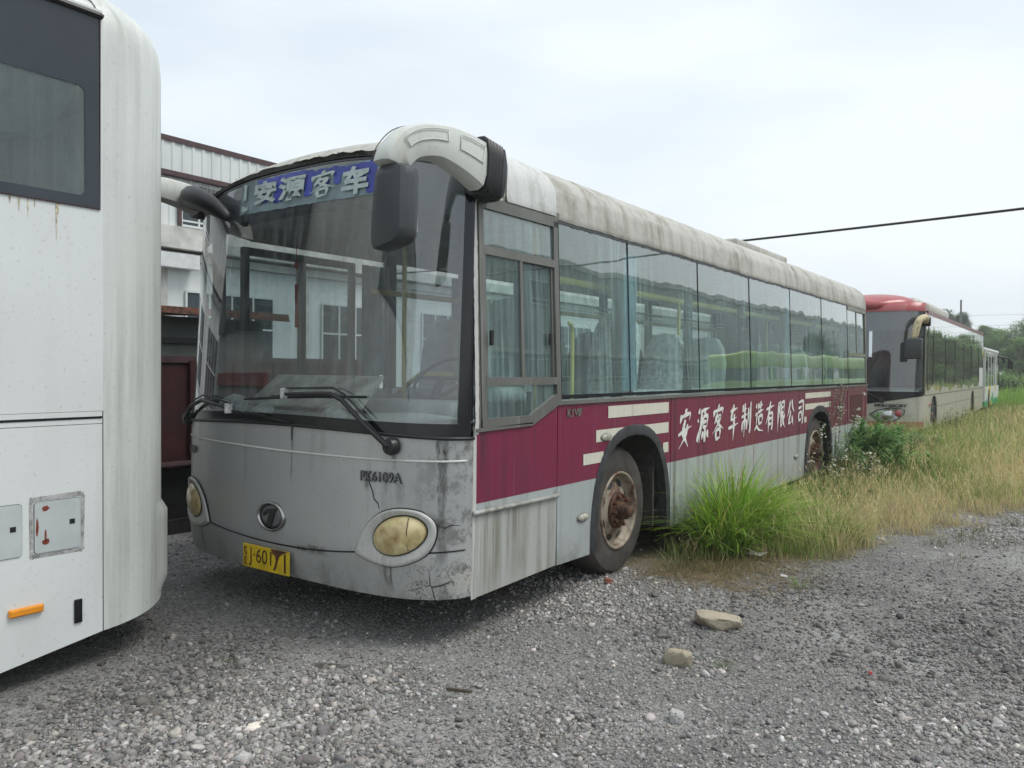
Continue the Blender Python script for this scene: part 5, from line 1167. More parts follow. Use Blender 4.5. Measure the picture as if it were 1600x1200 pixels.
# ================================================================== THIRD BUS (small, white and green)
X3 = -.12
b3 = thing('minibus', (-1.2, 33, 0), 'small white bus with green and yellow flank, farthest in the parked row', 'bus')
ARm = arch_pts(32.0, .45, .3, .95, 10)
b = MB(); b.prism([(X3, y, z) for y, z in [(30.4, .3)]+ARm+[(36.2, .3), (36.3, 1.05), (30.4, 1.05)]], (-.04, 0, 0)); b.box(-2.2, X3-.04, 30.4, 30.44, .3, 2.4); b.box(-2.24, -2.2, 30.4, 36.2, .3, 2.4)
def m3():
    m, t = newmat('minibus_flank'); g = N(t); c = g.coord(); xyz = g.sep(c)
    n_ = g.noise(c, .9, 3); q = g.math('ADD', xyz[2], g.math('MULTIPLY', g.math('SUBTRACT', n_, .5), 1.6))
    col = g.mix(g.math('LESS_THAN', q, .62), (.62, .66, .68), (.03, .30, .13)); col = g.mix(g.math('GREATER_THAN', g.noise(c, 1.7, 2), .60), col, (.62, .50, .06))
    g.out(g.bsdf(col, .45).outputs[0]); return m
b.build('body', m3(), b3)
b = MB(); b.rbox(-2.24, X3, 30.4, 36.3, 2.36, 2.52, .07, 3)
for y in (30.42, 31.6, 32.8, 33.9, 34.6, 35.2): b.box(X3-.05, X3, y, y+(.14 if y < 34.5 or y > 35 else .3), 1.05, 2.38)
b.build('roof_frame', M_wframe, b3)
MB().box(X3-.03, X3-.01, 30.5, 36.2, 1.05, 2.38).build('side_glass', M_glass_d, b3)
MB().prism([(-2.2, 36.3, 1.0), (X3, 36.3, 1.0), (X3, 36.15, 2.4), (-2.2, 36.15, 2.4)], (0, .03, 0)).build('windshield', M_glass_d, b3)
b = MB(); b.tube([(X3, 35.9, 2.25), (X3+.35, 36.2, 2.2), (X3+.42, 36.25, 1.95)], .04, 6); b.rbox(X3+.32, X3+.52, 36.2, 36.3, 1.75, 2.1, .03, 1); b.tube([(X3+.15, 36.1, 2.23), (X3+.2, 36.1, 2.0)], .05, 5); b.build('mirror', M_black, b3)
for y in (32.0, 35.3): b = MB(); b.lathe([(0, .1), (0, .35), (-.03, .40), (-.2, .40), (-.22, .3)], (X3-.06, y, .40), n=20); b.build('wheel', M_rubber, b3, True)

# ================================================================== WAREHOUSE behind the row
XW = -14.0
wh = thing('warehouse', (XW, 10, 0), 'pale corrugated warehouse with maroon eaves behind the parked buses on the left', 'building')
b = MB()
def wall_ribs(b, y0, y1, z0, z1, x, pitch=.25):
    n = int((y1-y0)/pitch)
    vs = []
    for i in range(n+1):
        y = y0+i*pitch
        for (dy, dx) in ((0, 0), (.16, 0), (.18, .022), (.235, .022)):
            if y+dy <= y1: vs.append((y+dy, x+dx))
    vs.append((y1, x)); m = len(vs); b.add([(x_, y_, z0) for y_, x_ in vs]+[(x_, y_, z1) for y_, x_ in vs], [(i, i+1, m+i+1, m+i) for i in range(m-1)])
wall_ribs(b, -6, 46, 5.97, 6.62, XW+.12); wall_ribs(b, -6, 46, 4.72, 5.86, XW)
wl = b.build('cladding', M_cladding, wh)
b = MB(); b.box(XW-.2, XW+.16, -6.2, 46.2, 6.62, 6.74); b.box(XW-.02, XW+.17, -6, 46, 5.87, 5.97); b.build('eaves_trim', M_maroon, wh)
b = MB(); b.prism([(XW-.1, -6.1, 6.70), (XW-.1, 46.1, 6.70), (XW-9, 46.1, 8.1), (XW-9, -6.1, 8.1)], (0, 0, .06)); b.prism([(XW-9, -6.1, 8.1), (XW-9, 46.1, 8.1), (XW-18, 46.1, 6.6), (XW-18, -6.1, 6.6)], (0, 0, .06)); b.build('roof', M_pipe, wh)
b = MB(); b.box(XW-.15, XW+.35, -6, 46, 4.22, 4.70); b.box(XW-.1, XW+.15, -6, 46, 3.98, 4.16); b.box(XW-18, XW-17.8, -6, 46, 0, 6.6); b.box(XW-18, XW-.2, -6, -5.8, 0, 6.6); b.box(XW-18, XW-.2, 45.8, 46, 0, 6.6)
for i in range(14): y = -6+i*4.0; b.box(XW-.1, XW+.08, y, y+.35, 0, 3.98)
b.build('concrete_frame', M_conc, wh); MB().box(XW-.1, XW+.04, -6, 46, 0, 3.97).build('lower_wall', M_cladding, wh)
MB().box(XW-.3, XW-.2, -6, 46, 4.16, 5.2).build('inner_wall', M_dark, wh)
MB().box(XW-.9, XW-.8, -6, 46, 0, 4.0).build('dark_interior', M_intd, wh)
def win(par, x, y0, y1, z0, z1, nx_, sgn=1, rows=1, fm=M_wframe, sur=None):
    fr = MB(); 
    if sur:
        s_ = MB(); s_.box(x, x+.05*sgn, y0-.08, y1+.08, z1, z1+.08); s_.box(x, x+.05*sgn, y0-.08, y0, z0-.02, z1); s_.box(x, x+.05*sgn, y1, y1+.08, z0-.02, z1)
    for i in range(nx_+1): y = y0+(y1-y0)*i/nx_; fr.box(*sorted((x, x+.045*sgn)), y-.022, y+.022, z0, z1)
    for k_ in range(rows+1): z = z0+(z1-z0)*(k_/rows); fr.box(*sorted((x, x+.04*sgn)), y0, y1, z-.024, z+.024)
    if rows == 1: fr.box(*sorted((x, x+.04*sgn)), y0, y1, z0+(z1-z0)*.22-.02, z0+(z1-z0)*.22+.02)
    o_ = fr.build('window', fm, par)
    MB().box(*sorted((x-.01*sgn, x+.012*sgn)), y0, y1, z0, z1).build('pane', M_pane, o_)
    if sur: s_.build('surround', sur, o_)
M_pane = simple('window_pane_dark', (.05, .065, .075), .08, var=.3, vs=.5)
for i in range(13): win(wh, XW+.03, 6.70-8+i*4.0, 6.70-8+i*4.0+1.75, 4.80, 5.13+.18, 4, sur=M_maroon)
for i in range(13):
    y = -5.4+i*4.0; win(wh, XW+.06, y+.2, y+2.6, 1.7, 3.3, 4, rows=2)
b = MB(); b.box(XW+.08, XW+.4, 4.9, 6.95, 3.78, 4.1); b.build('roller_box', M_wframe, wh)

# ================================================================== red skip and grey tank wagon between the rows
sk = thing('waste_container', (-4.6, 1.6, 0), 'dark red steel container on a black base, glimpsed between coach and bus', 'container')
b = MB(); b.box(-5.6, -4.0, .2, 3.2, .62, 1.62)
for i in range(7): b.box(-4.0, -3.96, .25+i*.47, .32+i*.47, .62, 1.62)
b.build('body', simple('dark_red_steel', (.045, .010, .010), .6, var=.3, vs=4), sk)
b = MB(); b.box(-5.6, -3.98, .2, 3.2, 1.6, 1.66); b.tube([(-3.97, .2, .66), (-3.97, 3.2, .66)], .03, 6); b.build('top_rim', M_maroon, sk)
b = MB(); b.box(-5.5, -4.05, .3, 3.1, .12, .60); b.build('base', M_black, sk)
for y in (.6, 2.8): b = MB(); b.box(-5.55, -4.0, y-.15, y+.15, 0, .14); b.build('foot', M_dark, sk)
sh = thing('lean_to', (-7.5, 4, 0), 'low grey shed with rusty sagging roof edge beyond the dark red container', 'shed')
MB().box(-9.5, -6.5, 1.5, 3.4, 0, 2.2).build('wall', simple('dull_green_grey', (.10, .115, .105), .85, var=.25, vs=1.5), sh)
b = MB(); b.grid(lambda u, v: (-9.7+3.5*u, 1.3+2.3*v, 2.42-.14*u+.02*math.sin(v*26)), 2, 60); b.prism([(-6.22, 1.3, 2.30), (-6.22, 3.6, 2.30), (-6.20, 3.6, 2.20), (-6.20, 1.3, 2.22)], (.03, 0, 0)); b.build('roof', M_rust, sh)
MB().box(-6.5, -6.46, 1.5, 3.4, 1.86, 1.93).build('batten', M_black, sh)

# ================================================================== building and lime buses across the lane (seen in the glass)
ob = thing('factory_building', (16, 45, 0), 'long grey two storey factory across the yard, mirrored in the side windows', 'building')
XB = 16.0
MB().box(XB, XB+12, 12, 96, 0, 7.35).build('wall', M_wall2, ob)
b = MB(); b.box(XB-.12, XB+12.1, 11.9, 96.1, 7.35, 7.62); b.build('parapet', M_conc, ob)
b = MB(); b.box(XB-.25, XB, 12, 96, 3.35, 3.55); b.build('string_course', M_conc, ob)
for i in range(16):
    y = 14.0+i*5.1
    win(ob, XB-.03, y, y+2.2, 5.55, 6.55, 3, -1); win(ob, XB-.03, y-.3, y+3.0, 2.15, 3.15, 6, -1)
for k_, (ya, lab) in enumerate(((26.0, 'lime green bus across the lane, nearer of the two'), (36.5, 'lime green bus across the lane, farther of the two'))):
    g_ = thing('city_bus', (8.2, ya, 0), lab, 'bus', 'lime buses across the lane')
    b = MB(); b.rbox(7.0, 9.4, ya, ya+9.6, .35, 1.75, .12, 3); b.rbox(7.02, 9.38, ya, ya+9.6, 2.15, 2.85, .2, 4)
    for j in range(8): b.box(7.02, 9.38, ya+.15+j*1.3, ya+.27+j*1.3, 1.7, 2.2)
    b.build('body', M_lime, g_, 'auto'); MB().box(7.06, 9.34, ya+.06, ya+9.54, 1.4, 2.3).build('glass', M_glass_d, g_)
    for y in (ya+2, ya+7.4): MB().lathe([(0, .1), (0, .40), (.03, .46), (.25, .46), (.28, .1)], (7.02, y, .46), n=24).build('wheel', M_rubber, g_, True)

# ================================================================== cable, pole, tower, power lines
def wire(p, q, sag, r, n=40):
    p, q = Vector(p), Vector(q); return MB().tube([p.lerp(q, i/n)-Vector((0, 0, sag*4*(i/n)*(1-i/n))) for i in range(n+1)], r, 6)
o = wire((-14, 12, 4.15), (16, 12, 4.95), .30, .022).build('overhead_cable', M_black, None); tag(o, 'thick black cable slung across the sky above the rear of the buses', 'cable'); recentre(o, (-14, 12, 4.15))
o = MB().tube([(-4.2, 60, 0), (-4.2, 60, 6.7)], [.09, .06], 8).build('utility_pole', simple('weathered_pole', (.20, .20, .20), .9), None); tag(o, 'thin grey utility pole rising behind the beige bus roof', 'pole'); recentre(o, (-4.2, 60, 0))
tw = thing('telecom_tower', (-30.6, 400, 0), 'tall lattice telecom mast with antenna panels standing above the far trees', 'tower')
b = MB()
for i in range(22):
    z0, z1 = i, i+1.0; w0, w1 = 1.5-.05*i, 1.5-.05*(i+1)
    for sx_ in (-1, 1):
        for sy_ in (-1, 1): b.tube([(-30.6+sx_*w0, 400+sy_*w0, z0), (-30.6+sx_*w1, 400+sy_*w1, z1)], .10, 4)
    b.tube([(-30.6-w0, 400-w0, z0), (-30.6+w1, 400-w1, z1)], .06, 4); b.tube([(-30.6+w0, 400-w0, z0), (-30.6-w1, 400-w1, z1)], .06, 4)
b.build('lattice', M_pipe, tw)
for zc in (16.3, 20.6):
    for k_ in range(6):
        a = 2*math.pi*k_/6+.3; cx_, cy_ = -30.6+1.6*math.cos(a), 400+1.6*math.sin(a)
        q = MB().rbox(cx_-.3, cx_+.3, cy_-.15, cy_+.15, zc-1.0, zc+1.0, .05, 1); q.tube([(cx_, cy_, zc), (-30.6, 400, zc)], .08, 4); q.build('antenna', M_pipe, tw)
for k_, (za, zb_) in enumerate(((15.2, 17.0), (12.9, 14.3), (11.5, 12.8), (10.5, 11.7))):
    o = wire((-70, 200, za), (90, 240, zb_), .6, .03).build('power_line', M_pipe, None)
    tag(o, 'faint thin power line crossing the far sky, %s of four' % ('topmost', 'second from the top', 'third from the top', 'lowest')[k_], 'wire', 'power lines over the far trees'); recentre(o, (-70, 200, za))
# ================================================================== VEGETATION
def blades(n, x, y, z, h, wd, c0, c1, bend, segs=3, az=None, lean=None):
    """curved tapering blades; arrays per blade -> verts, quads, colours"""
    if az is None: az = rng.uniform(0, 2*np.pi, n)
    if lean is None: lean = rng.uniform(.02, .25, n)
    dx, dy = np.cos(az), np.sin(az); face = az+np.pi/2+rng.normal(0, .5, n); wx, wy = np.cos(face), np.sin(face)
    V_ = np.zeros((n, (segs+1)*2, 3)); Cc = np.zeros((n, (segs+1)*2, 3))
    for i in range(segs+1):
        t = i/segs; out_ = h*(lean*t+bend*t**2.2); up = h*(t-.45*bend*t**2.6); ww = wd*(1-t**1.6*.93)*(.6 if i == 0 else 1)/2
        for s_, k_ in ((-1, 0), (1, 1)):
            V_[:, 2*i+k_, 0] = x+dx*out_+wx*ww*s_; V_[:, 2*i+k_, 1] = y+dy*out_+wy*ww*s_; V_[:, 2*i+k_, 2] = z+up
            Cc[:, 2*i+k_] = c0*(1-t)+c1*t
    m = (segs+1)*2; q = np.array([[2*i, 2*i+1, 2*i+3, 2*i+2] for i in range(segs)]); Fq = (q[None]+(np.arange(n)*m)[:, None, None]).reshape(-1, 4)
    return V_.reshape(-1, 3), Fq, Cc.reshape(-1, 3)
def cat(parts):
    V_, F__, C__ = [], [], []; o_ = 0
    for v, f, c in parts: V_.append(v); F__.append(f+o_); C__.append(c); o_ += len(v)
    return np.concatenate(V_), np.concatenate(F__), np.concatenate(C__)
def tint(base, n, var=.25, hue=.08):
    k = rng.uniform(1-var, 1+var, (n, 1)); return np.clip(np.array(base)[None]*k*(1+rng.normal(0, hue, (n, 3))), 0, 1)
GREEN, STRAW, OLIVE, LIME, DGREEN = (.15, .26, .055), (.66, .56, .30), (.33, .36, .12), (.33, .52, .075), (.045, .095, .028)

# --- dry grass and green understorey of the verge
def verge(n, r0, r1, hmin, hmax, wd0, wdk, straw_bias, seed):
    r = r0*(r1/r0)**rng.random(n); th = rng.uniform(R(-44), R(13), n)
    x = CAM[0]+r*np.sin(th); y = CAM[1]+r*np.cos(th); ok = (rng.random(n) < grass_amount(x, y)**1.5) & ~((x < -.02) & (x > -2.62) & (y < 10.2)) & ~((x < X2) & (x > -2.7) & (y > Y2-.1) & (y < YE2)) & ~((x < X3) & (x > -2.3) & (y > 30.3) & (y < 36.4))
    x, y, r = x[ok], y[ok], r[ok]; n = len(x)
    clump = vnoise(x, y, .9, 40)*.6+vnoise(x, y, 3.1, 41)*.4
    dist = x-np.interp(y, [0, 3, 10, 20], [0, .1, .1, -.1])          # metres out from the bus flank
    g = np.clip(.75-dist*.42+(clump-.5)*2.8-straw_bias+np.clip((y-26)/14, 0, 1.2), 0, 1)
    edge = np.clip(grass_amount(x, y), .15, 1)*np.clip((y-1.6)/1.6, .25, 1)
    h = rng.uniform(hmin, hmax, n)*(.25+1.3*clump)*edge*(1+.3*np.clip((y-8)/15, 0, 1)+.5*np.clip((y-34)/6, 0, 1)); wd = wd0+wdk*r
    cg = tint(GREEN, n)*(.8+.9*rng.random((n, 1))); cs = tint(STRAW, n, .3); mixk = (rng.random(n) < g)[:, None]
    c0 = np.where(mixk, cg, cs*.75); c1 = np.where(mixk, tint(OLIVE, n), cs*1.15); yk = np.clip((y[:, None]-30)/8, 0, 1)*mixk; c1 = c1*(1-yk)+tint((.24, .42, .07), n)*yk
    return blades(n, x, y, ground_z(x, y)-.01, h, wd, c0, c1, rng.uniform(.05, .8, n)**1.3, 3)
vp = cat([verge(150000, 4.2, 16, .14, .38, .0012, .00042, 0., 1), verge(110000, 12, 70, .28, .55, .002, .0007, 0., 2)])
o = np_mesh('grass', *vp[:2], M_leaf, vp[2]); tag(o, 'dry straw coloured grass with green undergrowth along the parked buses', kind='stuff')
# seed heads standing over it
def seedheads(n):
    r = 4.5*(26/4.5)**rng.random(n); th = rng.uniform(R(-42), R(10), n); x = CAM[0]+r*np.sin(th); y = CAM[1]+r*np.cos(th)
    ok = (rng.random(n) < grass_amount(x, y)**3) & (x > .05) | ((y > 10.4) & (y < 16) & (x > -2.5) & (x < .1)); x, y = x[ok], y[ok]; n = len(x)
    h = rng.uniform(.25, .55, n)*np.clip((y-1.8)/1.5, .5, 1); az = rng.uniform(0, 2*np.pi, n); z = ground_z(x, y)
    st = blades(n, x, y, z, h, .0016+.0003*r[ok], tint(OLIVE, n), tint(STRAW, n)*1.2, np.full(n, .25), 3, az, np.full(n, .15))
    tx = x+np.cos(az)*h*.38; ty = y+np.sin(az)*h*.38; tz = z+h*.86; parts = [st]
    for k_ in range(4):
        parts.append(blades(n, tx-np.cos(az)*k_*.008, ty-np.sin(az)*k_*.008, tz-k_*.016, rng.uniform(.025, .06, n), .006+.0005*r[ok], tint(STRAW, n)*1.15, tint((.45, .37, .2), n), np.full(n, .5), 1))
    # one-segment blades have 4 verts; fine: all quads
    return cat(parts)
sh_ = seedheads(16000); o = np_mesh('seed_heads', *sh_[:2], M_leaf, sh_[2]); tag(o, 'ripe straw seed heads standing over the dry grass', kind='stuff')

# --- the arching bright green grass clump by the maroon bus
def tall_clump(name, cx, cy, n, rx, ry, hmin, hmax, label, wd=.011, seed=1, cols=(LIME, (.40, .58, .11)), green_base=(.08, .17, .03), cat_='grass clump'):
    a = rng.uniform(0, 2*np.pi, n); q = np.sqrt(rng.random(n)); x = cx+rx*q*np.cos(a); y = cy+ry*q*np.sin(a); h = rng.uniform(hmin, hmax, n)*(1.05-.45*q)
    az = a+rng.normal(0, .7, n); ls = rng.uniform(.03, .26, n)*(.3+q); az = np.where(x < .14, rng.uniform(-1.2, 1.2, n), az)
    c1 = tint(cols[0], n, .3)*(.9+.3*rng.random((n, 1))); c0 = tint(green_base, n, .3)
    dead = rng.random(n) < .08; c1[dead] = tint(STRAW, n)[dead]
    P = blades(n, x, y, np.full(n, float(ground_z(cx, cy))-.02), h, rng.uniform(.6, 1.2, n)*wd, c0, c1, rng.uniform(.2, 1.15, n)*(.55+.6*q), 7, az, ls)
    o = np_mesh(name, P[0]-np.array([cx, cy, 0]), P[1], M_leaf, P[2], True); o.location = (cx, cy, 0); tag(o, label, cat_); return o
tall_clump('grass_clump', .29, 3.35, 1900, .27, .60, .40, 1.12, 'big bright green clump of arching long grass beside the front wheel', wd=.017, seed=1)
tall_clump('grass_clump', .95, 3.95, 260, .28, .4, .35, .65, 'thin pale olive grass clump between the bright clump and the dry verge', wd=.010, cols=((.27, .33, .09), OLIVE))
tall_clump('grass_clump', .22, 4.75, 300, .16, .45, .3, .6, 'low yellow green grass along the silver skirt beyond the big clump', wd=.010, cols=((.30, .42, .10), OLIVE))
tall_clump('grass_clump', .28, 5.9, 300, .2, .5, .3, .55, 'fading green grass along the skirt nearer the rear wheel', wd=.009, cols=((.26, .38, .09), STRAW))
tall_clump('grass_clump', .30, 2.15, 90, .16, .22, .18, .42, 'sparse wispy grass tuft in front of the rusty front wheel', wd=.006, cols=((.22, .24, .10), OLIVE), green_base=(.12, .13, .05))
tall_clump('grass_clump', .55, 2.35, 110, .16, .12, .10, .30, 'low dry tuft on the gravel edge right of the wisps by the wheel', wd=.005, cols=((.28, .25, .12), OLIVE), green_base=(.14, .12, .05))
tall_clump('grass_clump', 1.15, 2.35, 30, .05, .05, .08, .16, 'small bright sprig growing alone on the gravel below the dry verge', wd=.009, cols=((.22, .34, .05), LIME))
tall_clump('grass_clump', 1.28, .55, 26, .04, .04, .06, .13, 'tiny green sprig beside the two buff stones', wd=.006, cols=((.14, .22, .05), LIME))
tall_clump('grass_clump', -.85, -1.0, 26, .05, .05, .05, .12, 'tiny olive sprig on the dark gravel below the number plate', wd=.005, cols=((.10, .13, .04), LIME))
# fringe of low tufts on the gravel edge
n = 2600; y = rng.uniform(1.7, 7.5, n); e = np.interp(y, [1.2, 2.4, 3.0, 3.7, 4.5, 6.2, 7.5], [0, .45, 1.0, 1.55, 1.9, 2.4, 3.1]); x = e+rng.exponential(.28, n)-.22
k = vnoise(x, y, 3.5, 77) > .52; x, y = x[k], y[k]; n = len(x)
P = blades(n, x, y, ground_z(x, y), rng.uniform(.03, .13, n), .004, tint((.12, .14, .05), n, .3), tint((.22, .22, .09), n, .3), rng.uniform(.1, .7, n), 3)
o = np_mesh('sparse_grass', *P[:2], M_leaf, P[2]); tag(o, 'sparse short grass blades poking through the gravel edge', kind='stuff')
# litter of dead stalks
n = 2200; y = rng.uniform(1.9, 3.6, n); x = rng.normal(.45, .28, n); ok = x > .03; x, y = x[ok], y[ok]; n = len(x)
P = blades(n, x, y, ground_z(x, y)+.004, rng.uniform(.05, .16, n), .004, tint((.25, .19, .09), n), tint((.33, .26, .14), n), np.full(n, .2), 2, None, rng.uniform(2, 5, n)); P[0][:, 2] = np.minimum(P[0][:, 2], ground_z(P[0][:, 0], P[0][:, 1])+.03)
o = np_mesh('dead_straw', *P[:2], M_leaf, P[2]); tag(o, 'flattened brown straw on the ground beside the front wheel', kind='stuff')

# --- leafy weeds
def leafy(name, cx, cy, stems, hmin, hmax, rad, leaf, col, label, cat_='weed', flowers=0, leaves=34, group=None, fcol=(.6, .6, .5)):
    sv = MB(); LV = []; FV = []; FL = []
    for s_ in range(stems):
        a = random.uniform(0, 6.28); q = rad*math.sqrt(random.random()); x0, y0 = q*math.cos(a), q*math.sin(a); h = random.uniform(hmin, hmax)*(1.1-.4*q/rad); lean = random.uniform(0, .28)
        z0 = 0; pts = [Vector((x0+math.cos(a)*lean*h*t*t, y0+math.sin(a)*lean*h*t*t, z0+h*t)) for t in np.linspace(0, 1, 7)]
        sv.tube(pts, [.006, .0055, .005, .0045, .004, .003, .002], 4)
        n = leaves; t = rng.uniform(.15, 1.0, n); px = np.interp(t, np.linspace(0, 1, 7), [p.x for p in pts]); py = np.interp(t, np.linspace(0, 1, 7), [p.y for p in pts]); pz = np.interp(t, np.linspace(0, 1, 7), [p.z for p in pts])
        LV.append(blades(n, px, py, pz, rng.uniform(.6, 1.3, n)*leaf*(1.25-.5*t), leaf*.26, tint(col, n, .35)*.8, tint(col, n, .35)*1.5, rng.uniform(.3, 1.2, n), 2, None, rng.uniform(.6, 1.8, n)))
        if flowers:
            for _ in range(flowers):
                p = pts[-1]+Vector((random.gauss(0, .03), random.gauss(0, .03), random.uniform(-.18, .03))); fl = MB(); FL.append(fl); fl.rbox(p.x-.012, p.x+.012, p.y-.012, p.y+.012, p.z-.008, p.z+.008, .006, 1)
    root = thing(name, (cx, cy, float(ground_z(cx, cy))), label, cat_, group); root['_b'] = (0, 0, 0)
    P = cat(LV); o = np_mesh('leaves', *P[:2], M_leaf, P[2]); o.parent = root; sv.build('stem', M_stem, root)
    for fl in FL: fl.build('flower', M_flower, root)
    return root
M_flower = simple('pale_flower', (.6, .6, .5), .8, var=.2)
M_stem = simple('green_stem', (.11, .14, .05), .8, var=.3)
leafy('weed_bush', .12, 9.5, 52, .6, .95, .44, .12, (.13, .28, .08), 'dense dark green leafy bush at the rear corner of the maroon striped bus', 'bush', leaves=110)
leafy('weed_bush', .28, 8.6, 34, .55, .95, .45, .10, (.17, .29, .10), 'looser grey green weeds just before the dense dark bush', 'bush', leaves=44)
leafy('weed_bush', .75, 8.6, 20, .40, .65, .35, .09, (.19, .31, .10), 'mid height green weeds in front of the dense dark bush', 'bush', leaves=40)
leafy('weed', .16, 7.55, 5, 1.05, 1.25, .10, .08, (.10, .15, .05), 'tall pale flowering weed standing before the rear wheel', 'weed', flowers=12, leaves=16)
leafy('weed', .22, 6.75, 7, .55, .95, .16, .07, (.12, .16, .06), 'shorter white flowering weed just left of the rear wheel', 'weed', flowers=7, leaves=16)
leafy('weed', .5, 7.6, 8, .4, .75, .2, .07, (.11, .15, .05), 'scattered flowering weed stems in front of the rear wheel', 'weed', flowers=5, leaves=18)
leafy('weed', .55, 6.2, 12, .25, .5, .3, .06, (.12, .16, .05), 'low olive weeds between the rear wheel and the dry grass', 'weed', leaves=22)
leafy('weed', .25, 12.5, 22, .3, .55, .5, .10, (.12, .21, .07), 'green weeds in front of the beige bus headlight', 'weed', leaves=36)
leafy('weed', .35, 17.6, 9, .6, .95, .15, .09, (.12, .16, .08), 'pale weed stalks before the front wheel of the beige bus', 'weed', flowers=10, leaves=16)
# litter
o = MB().add([(.52, 3.02, .03), (.66, 2.98, .035), (.70, 3.07, .06), (.60, 3.12, .03), (.53, 3.10, .05)], [(0, 1, 2), (0, 2, 3), (0, 3, 4)]).build('paper_scrap', M_wframe, None); tag(o, 'crumpled white paper scrap below the bright grass clump', 'litter'); recentre(o, (.6, 3.05, .02))
o = MB().prism([(.92, -1.98, .02), (1.03, -1.94, .02), (1.035, -1.925, .02), (.925, -1.965, .02)], (0, 0, .014)).build('wood_chip', M_bark, None) 
tag(o, 'thin dark splinter of wood lying in the foreground gravel', 'stick'); recentre(o, (.97, -1.95, .01)); o.location = (.42, -.62, .025)

def bit(name, c, pts, h, mat, label, cat_):
    o = MB().prism([(x, y, .0) for x, y in pts], (.003, .004, h)).build(name, mat, None, 'auto'); o.location = (c[0], c[1], float(ground_z(c[0], c[1]))+.012); o.rotation_euler = (.12, .2, c[2]); tag(o, label, cat_)
bit('scrap', (1.92, .92, .4), [(-.008, -.005), (.008, -.007), (.009, .004), (-.004, .007)], .009, simple('red_scrap', (.45, .04, .03), .6), 'tiny bright red scrap in the gravel to the right of the buff stones', 'litter')
bit('brick_fragment', (.02, 1.55, .9), [(-.03, -.014), (.026, -.018), (.03, .016), (-.02, .02)], .026, simple('brick_red', (.24, .09, .06), .9, var=.3, vs=30), 'reddish brick fragment in front of the rusty front wheel', 'brick')
bit('twig', (-.35, -.75, 1.1), [(-.07, -.006), (.06, .0), (.062, .006), (-.068, .004)], .007, M_bark, 'short dark twig on the gravel under the bus emblem side', 'stick')
bit('paper_scrap', (.98, 2.55, .2), [(-.025, -.02), (.03, -.014), (.02, .022), (-.02, .016)], .004, M_wframe, 'small pale scrap at the foot of the dry verge', 'litter')
# --- trees beyond the field
def tree(x, y, h, rad, col, label, nleaf=14000, slim=1., lf=.26):
    root = thing('tree', (x, y, 0), label, 'tree', 'trees at the far edge of the field')
    tr = MB(); tr.tube(smooth_pts([(0, 0, -.3), (.1, .05, h*.3), (-.1, .1, h*.6), (.05, 0, h*.88)]), [h*.028*(1-i/13*.85) for i in range(13)], 7)
    cl = []
    for i in range(26):
        a = random.uniform(0, 6.28); t = random.uniform(.30, 1.0); rr_ = rad*slim*math.sin(min(1, (1.08-t)*1.9)*math.pi/2)*random.uniform(.3, 1); c = Vector((rr_*math.cos(a), rr_*math.sin(a), h*t)); cl.append((c, random.uniform(.18, .34)*rad))
        tr.tube([(0, 0, max(.5, c.z-rr_*.7-.5)), c], [h*.010, .02], 4)
    root['_b'] = (0, 0, 0); tr.build('trunk', M_bark, root)
    per = nleaf//26; VV = []
    for c, q in cl:
        d = rng.normal(size=(per, 3)); d /= np.linalg.norm(d, axis=1)[:, None]; p = d*(q*rng.uniform(.55, 1.12, (per, 1)))+np.array(c)[None]; p[:, 2] = np.maximum(p[:, 2], h*.16)
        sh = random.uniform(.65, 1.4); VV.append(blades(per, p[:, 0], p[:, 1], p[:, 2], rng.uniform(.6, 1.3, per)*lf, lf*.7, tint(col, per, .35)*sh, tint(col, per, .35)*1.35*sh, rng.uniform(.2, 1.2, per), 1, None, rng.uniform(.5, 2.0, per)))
    P = cat(VV); o = np_mesh('crown', *P[:2], M_leaf, P[2]); o.parent = root
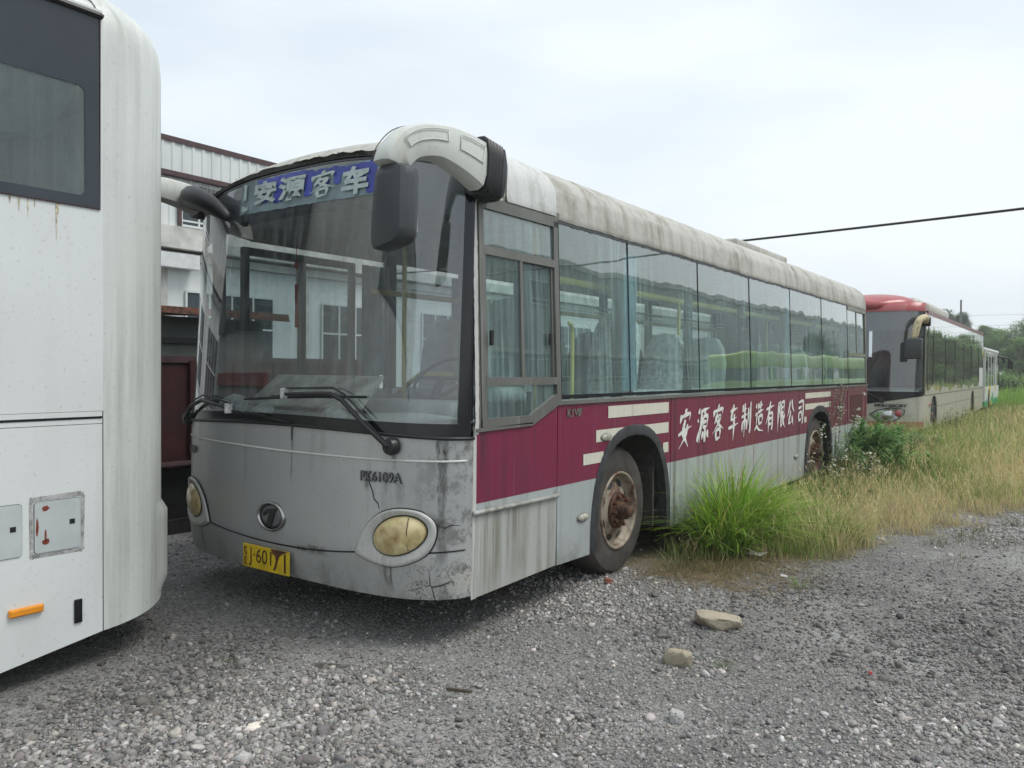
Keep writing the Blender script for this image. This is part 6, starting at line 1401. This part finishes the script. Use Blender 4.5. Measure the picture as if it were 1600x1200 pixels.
TR = [(-4.0, 105, 7.4, 3.3, (.12, .22, .06), 'broad dark rounded tree at the right end of the far tree line'), (-7.4, 118, 7.8, 2.4, (.15, .22, .09), 'thin pale crowned tree beside the telecom mast'), (-6.2, 112, 6.6, 2.6, (.13, .22, .07), 'lower mid green tree between the broad dark one and the pale one'),
      (-12, 120, 10, 3.5, (.09, .15, .06), 'tree hidden mostly behind the small white bus'), (-1.0, 108, 8.5, 4.2, (.12, .21, .06), 'wide green tree just past the broad dark one'), (5, 115, 9, 4.5, (.09, .16, .05), 'green tree farther along past the wide green one'), (-2.6, 92, 4.6, 2.2, (.15, .26, .07), 'young bushy tree standing before the broad dark one')]
for a_ in TR: tree(*a_)
for k_, (x, y, h) in enumerate(((7.2, 62, 8.5), (7.4, 71, 9.5), (6.8, 80, 8.5), (7.4, 90, 10.5), (7.2, 101, 9.5))): tree(x, y, h*.5, 2.2, (.14, .24, .08), 'roadside tree along the lane past the lime green buses, %s in its row' % ('nearest', 'second', 'third', 'fourth', 'last')[k_], nleaf=4200, lf=.4)
tree(12, 53, 4.6, 1.8, (.05, .10, .035), 'small lone tree before the long grey factory wall', nleaf=4000, lf=.25)
n = 42000; x = rng.uniform(-22, 30, n); y = rng.uniform(85, 128, n); ok = vnoise(x, y, .2, 5) > .35; x, y = x[ok], y[ok]; n = len(x)
P = blades(n, x, y, np.zeros(n), rng.uniform(.6, 2.4, n)*(.3+vnoise(x, y, .35, 6)), .25, tint((.11, .20, .05), n), tint((.22, .36, .09), n), rng.uniform(.2, 1, n), 2); o = np_mesh('undergrowth', *P[:2], M_leaf, P[2]); tag(o, 'green undergrowth below the far trees', kind='stuff')
leafy('weed_bush', -1.55, 58, 30, .9, 1.5, .9, .22, (.03, .06, .03), 'dark round shrub alone in the bright green field', 'bush', leaves=70)
# humid air: far things fade slightly
hm = bpy.data.materials.new('humid_air'); hm.use_nodes = True; hn = hm.node_tree; hn.nodes.clear()
ho = hn.nodes.new('ShaderNodeOutputMaterial'); hv = hn.nodes.new('ShaderNodeVolumePrincipled'); hv.inputs['Color'].default_value = (.97, .985, 1, 1); hv.inputs['Density'].default_value = .0012; hv.inputs['Anisotropy'].default_value = .2
hn.links.new(hv.outputs[0], ho.inputs['Volume']); o = MB().box(-402, 402, -402, 422, -1.2, 26).build('haze', hm, None); tag(o, 'pale humid air over the yard', kind='stuff')
for o in bpy.data.objects:
    if '_b' in o: del o['_b']
